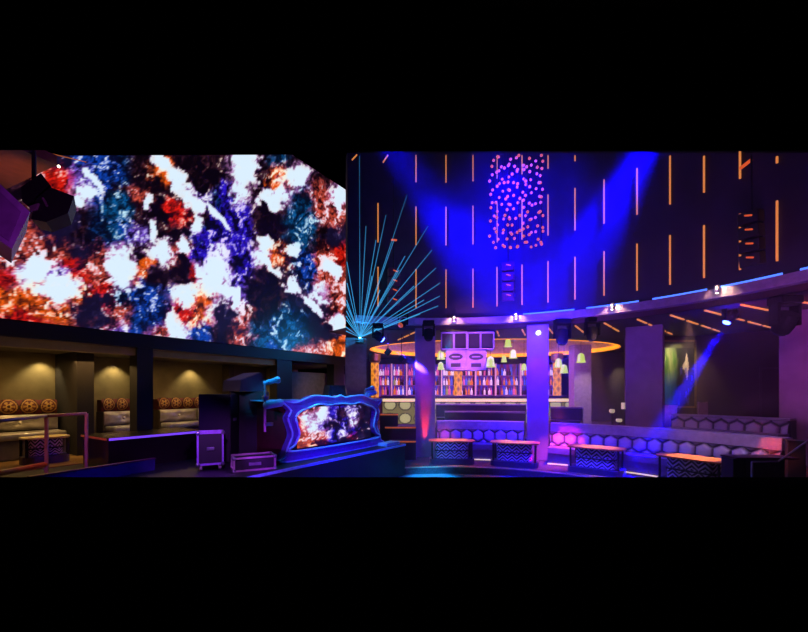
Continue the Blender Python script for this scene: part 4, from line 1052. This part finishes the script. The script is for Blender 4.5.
# ring
area('ring_glow', RP(rang(520, 3), 4.6, 3.2), RP(rang(520, 6), 6.4, 3.9), '#6a38e0', 60, 1.5, .4)
area('ring_glow_right', RP(rang(690, 3), 4.4, 3.0), RP(rang(700, 6), 6.4, 3.9), '#a050b8', 24, 1.5, .4)
for px in (454, 516, 612, 717):
    t = rang(px, 6.25); spot('ledge_lamp', RP(t, 6.22, 4.06), RP(t, 6.43, 3.84), '#ffc890', 9, 120, .6, .02)
# bar
area('bar_glow', (3.2, 17.6, 3.5), (3.2, 17.2, .5), '#ff7ab0', 60, 6, 1)
area('bar_front', (3.0, 14.2, 3.55), (3.0, 15.6, .8), '#b050ff', 160, 6, .6)
point('recess_light', (EC[0], EC[1], 4.2), '#ffd090', 40, .4)
spot('speaker_light', P(460, 400, 8.8), P(467, 350, 11.0), '#d070ff', 420, 34, .6)
spot('pier_light', P(598, 345, 13.2), P(583, 400, 15.0), '#c8a8b0', 130, 50, .7)
spot('corner_scallop', P(624, 352, 17.3), P(624, 392, 18.1), '#ffe0b0', 40, 60, .9)
# right room
area('maroon_fill', RP(rang(760, 6), 6.9, 3.5), wr(760).to_3d() + Vector((0, 0, 1.2)), '#a02838', 9, 1.5, .5)
spot('picture_light', (8.95, 12.1, 3.6), (8.95, 12.72, 2.5), '#fff0c0', 26, 100, .6)
spot('column_right', P(735, 410, 6.4), P(806, 385, 8.6), '#b048a8', 120, 26, .8)
spot('column_wide', P(600, 420, 7.0), P(645, 380, 9.4), '#8a3a90', 8, 34, .8)
# floor and stage
spot('floor_cyan', P(450, 330, 7.6), P(434, 474, 9.0), '#00a8ff', 1200, 22, .6)
spot('floor_orange', P(560, 400, 9.6), P(550, 463, 10.0), '#ff5a30', 160, 60, .7)
for px in (433, 482, 545, 636):
    t = rang(px, 5.0); spot('floor_pool', RP(t, 5.4, 2.2), RP(t, 4.9, 0), '#ff5a40', 70, 34, .8)
for px in (440, 490, 555, 640):
    t = rang(px, 5.2); spot('seat_wash', RP(t, 3.4, 1.3), RP(t, 5.5, .15), '#3414ff', 55, 48, .8)
spot('edge_cyan', W(1.2, 3.36, 2.9), W(1.2, 3.3, .6), '#30c0ff', 60, 100, .6)
spot('floor_blue', P(560, 330, 7.6), P(570, 478, 8.9), '#2a18ff', 800, 60, .7)
spot('booth_blue', P(330, 330, 5.2), P(330, 425, 8.0), '#7a38ff', 110, 50, .7)
spot('booth_cyan', W(-1.9, 3.2, 3.6), W(.8, 2.75, 1.55), '#28b8ff', 150, 42, .8)
spot('booth_cyan_top', W(2.4, 2.0, 4.4), W(1.6, 2.8, 1.7), '#28b8ff', 200, 36, .8)
spot('wedge_violet', P(190, 330, 5.2), P(236, 382, 7.4), '#b498ff', 36, 26, .7)
spot('booth_violet', P(230, 470, 4.9), P(320, 440, 7.6), '#8030d0', 90, 60, .7)
spot('left_violet', P(120, 380, 4.6), P(150, 465, 6.3), '#4a20d8', 40, 80, .8)
spot('left_red', P(40, 400, 4.9), P(88, 460, 6.3), '#ff7a50', 11, 70, .8)
spot('stage_violet', P(215, 400, 4.9), P(215, 455, 6.2), '#b860ff', 50, 60, .8)
spot('hung_violet', P(60, 280, 2.4), P(0, 212, 3.2), '#b048d0', 60, 60, .7)
spot('slab_warm', P(20, 240, 5.0), P(30, 172, 5.2), '#ff8040', 10, 80, .8)
# warm alcove spots
for (px, q) in ((40, -2.1), (113, -2.1), (190, -2.1), (250, -2.1)):
    p = W(ws(px, QB), q, 2.6); a_ = W(ws(px, QB), QB + .05, 1.2)
    spot('alcove_lamp', p, a_, '#ffe09a', 14, 100, .7, .03)
area('alcove_fill', W(ws(60, -1.0), -1.0, 2.44), W(ws(60, -1.2), -1.2, .6), '#ffc878', 9, 2.0, .6)
area('alcove_fill_second', W(ws(190, -1.0), -1.0, 2.44), W(ws(190, -1.2), -1.2, .6), '#ffc878', 5, 1.5, .6)
# thin theatrical haze that fills the hall above the tables
mb = MB(); mb.prism([(2.2, 4.2), (9.5, 4.2), (9.5, 12.4), (-1.6, 12.4), (-1.3, 10.9), (.8, 7.4)], -.3, 9.3, 'z')
hz = mb.build('haze', None); hm = bpy.data.materials.new('hall_haze'); hm.use_nodes = True
nt = hm.node_tree; nt.nodes.clear(); o_ = nt.nodes.new('ShaderNodeOutputMaterial'); vs_n = nt.nodes.new('ShaderNodeVolumeScatter')
vs_n.inputs['Color'].default_value = (1, 1, 1, 1); vs_n.inputs['Density'].default_value = .014; vs_n.inputs['Anisotropy'].default_value = .2
nt.links.new(vs_n.outputs[0], o_.inputs['Volume']); hz.data.materials.clear(); hz.data.materials.append(hm)
tag(hz, 'thin smoky haze hanging in the hall and catching the blue beams', 'haze', kind='stuff')
for px in (20, 105, 190, 255):
    spot('header_fill', W(ws(px, -.1), .5, 1.5), W(ws(px, -.1), -.15, 2.66), '#ffc080', 5, 110, .9)  # added unseen warm spots that lift the alcove header
spot('recess_fill', W(ws(318, 0), 1.0, 1.9), W(ws(318, -.5), -.5, 1.7), '#d0b0a0', 26, 90, .9)  # added unseen spot that brightens the recess wall
spot('end_pier_fill', P(372, 400, 9.5), P(356, 370, 11.5), '#b890a8', 30, 40, .9)  # added unseen spot that brightens the pier beside the screen
spot('jet_cyan', P(285, 360, 6.4), P(268, 392, 7.3), '#30b8ff', 40, 26, .6)
spot('plinth_blue', P(420, 400, 5.6), P(350, 478, 7.6), '#1a10ff', 240, 60, .9)
# ================================================================== CAMERA
cam = bpy.data.cameras.new('Camera'); co = bpy.data.objects.new('Camera', cam); COL.objects.link(co)
co.location = (0, 0, HC); co.rotation_euler = (PI / 2, 0, 0)
cam.sensor_width = 36; cam.sensor_fit = 'HORIZONTAL'; cam.lens = 36 * F / 808; cam.shift_y = (HY - 316) / 808; cam.clip_start = .05; cam.clip_end = 100
scn.camera = co
vs_ = scn.view_settings
scn.display_settings.display_device = 'sRGB'
vs_.view_transform = 'Standard'; vs_.look = 'None'; vs_.exposure = 0; vs_.gamma = 1; vs_.use_curve_mapping = False
scn.cycles.use_denoising = True
scn.cycles.max_bounces = 6
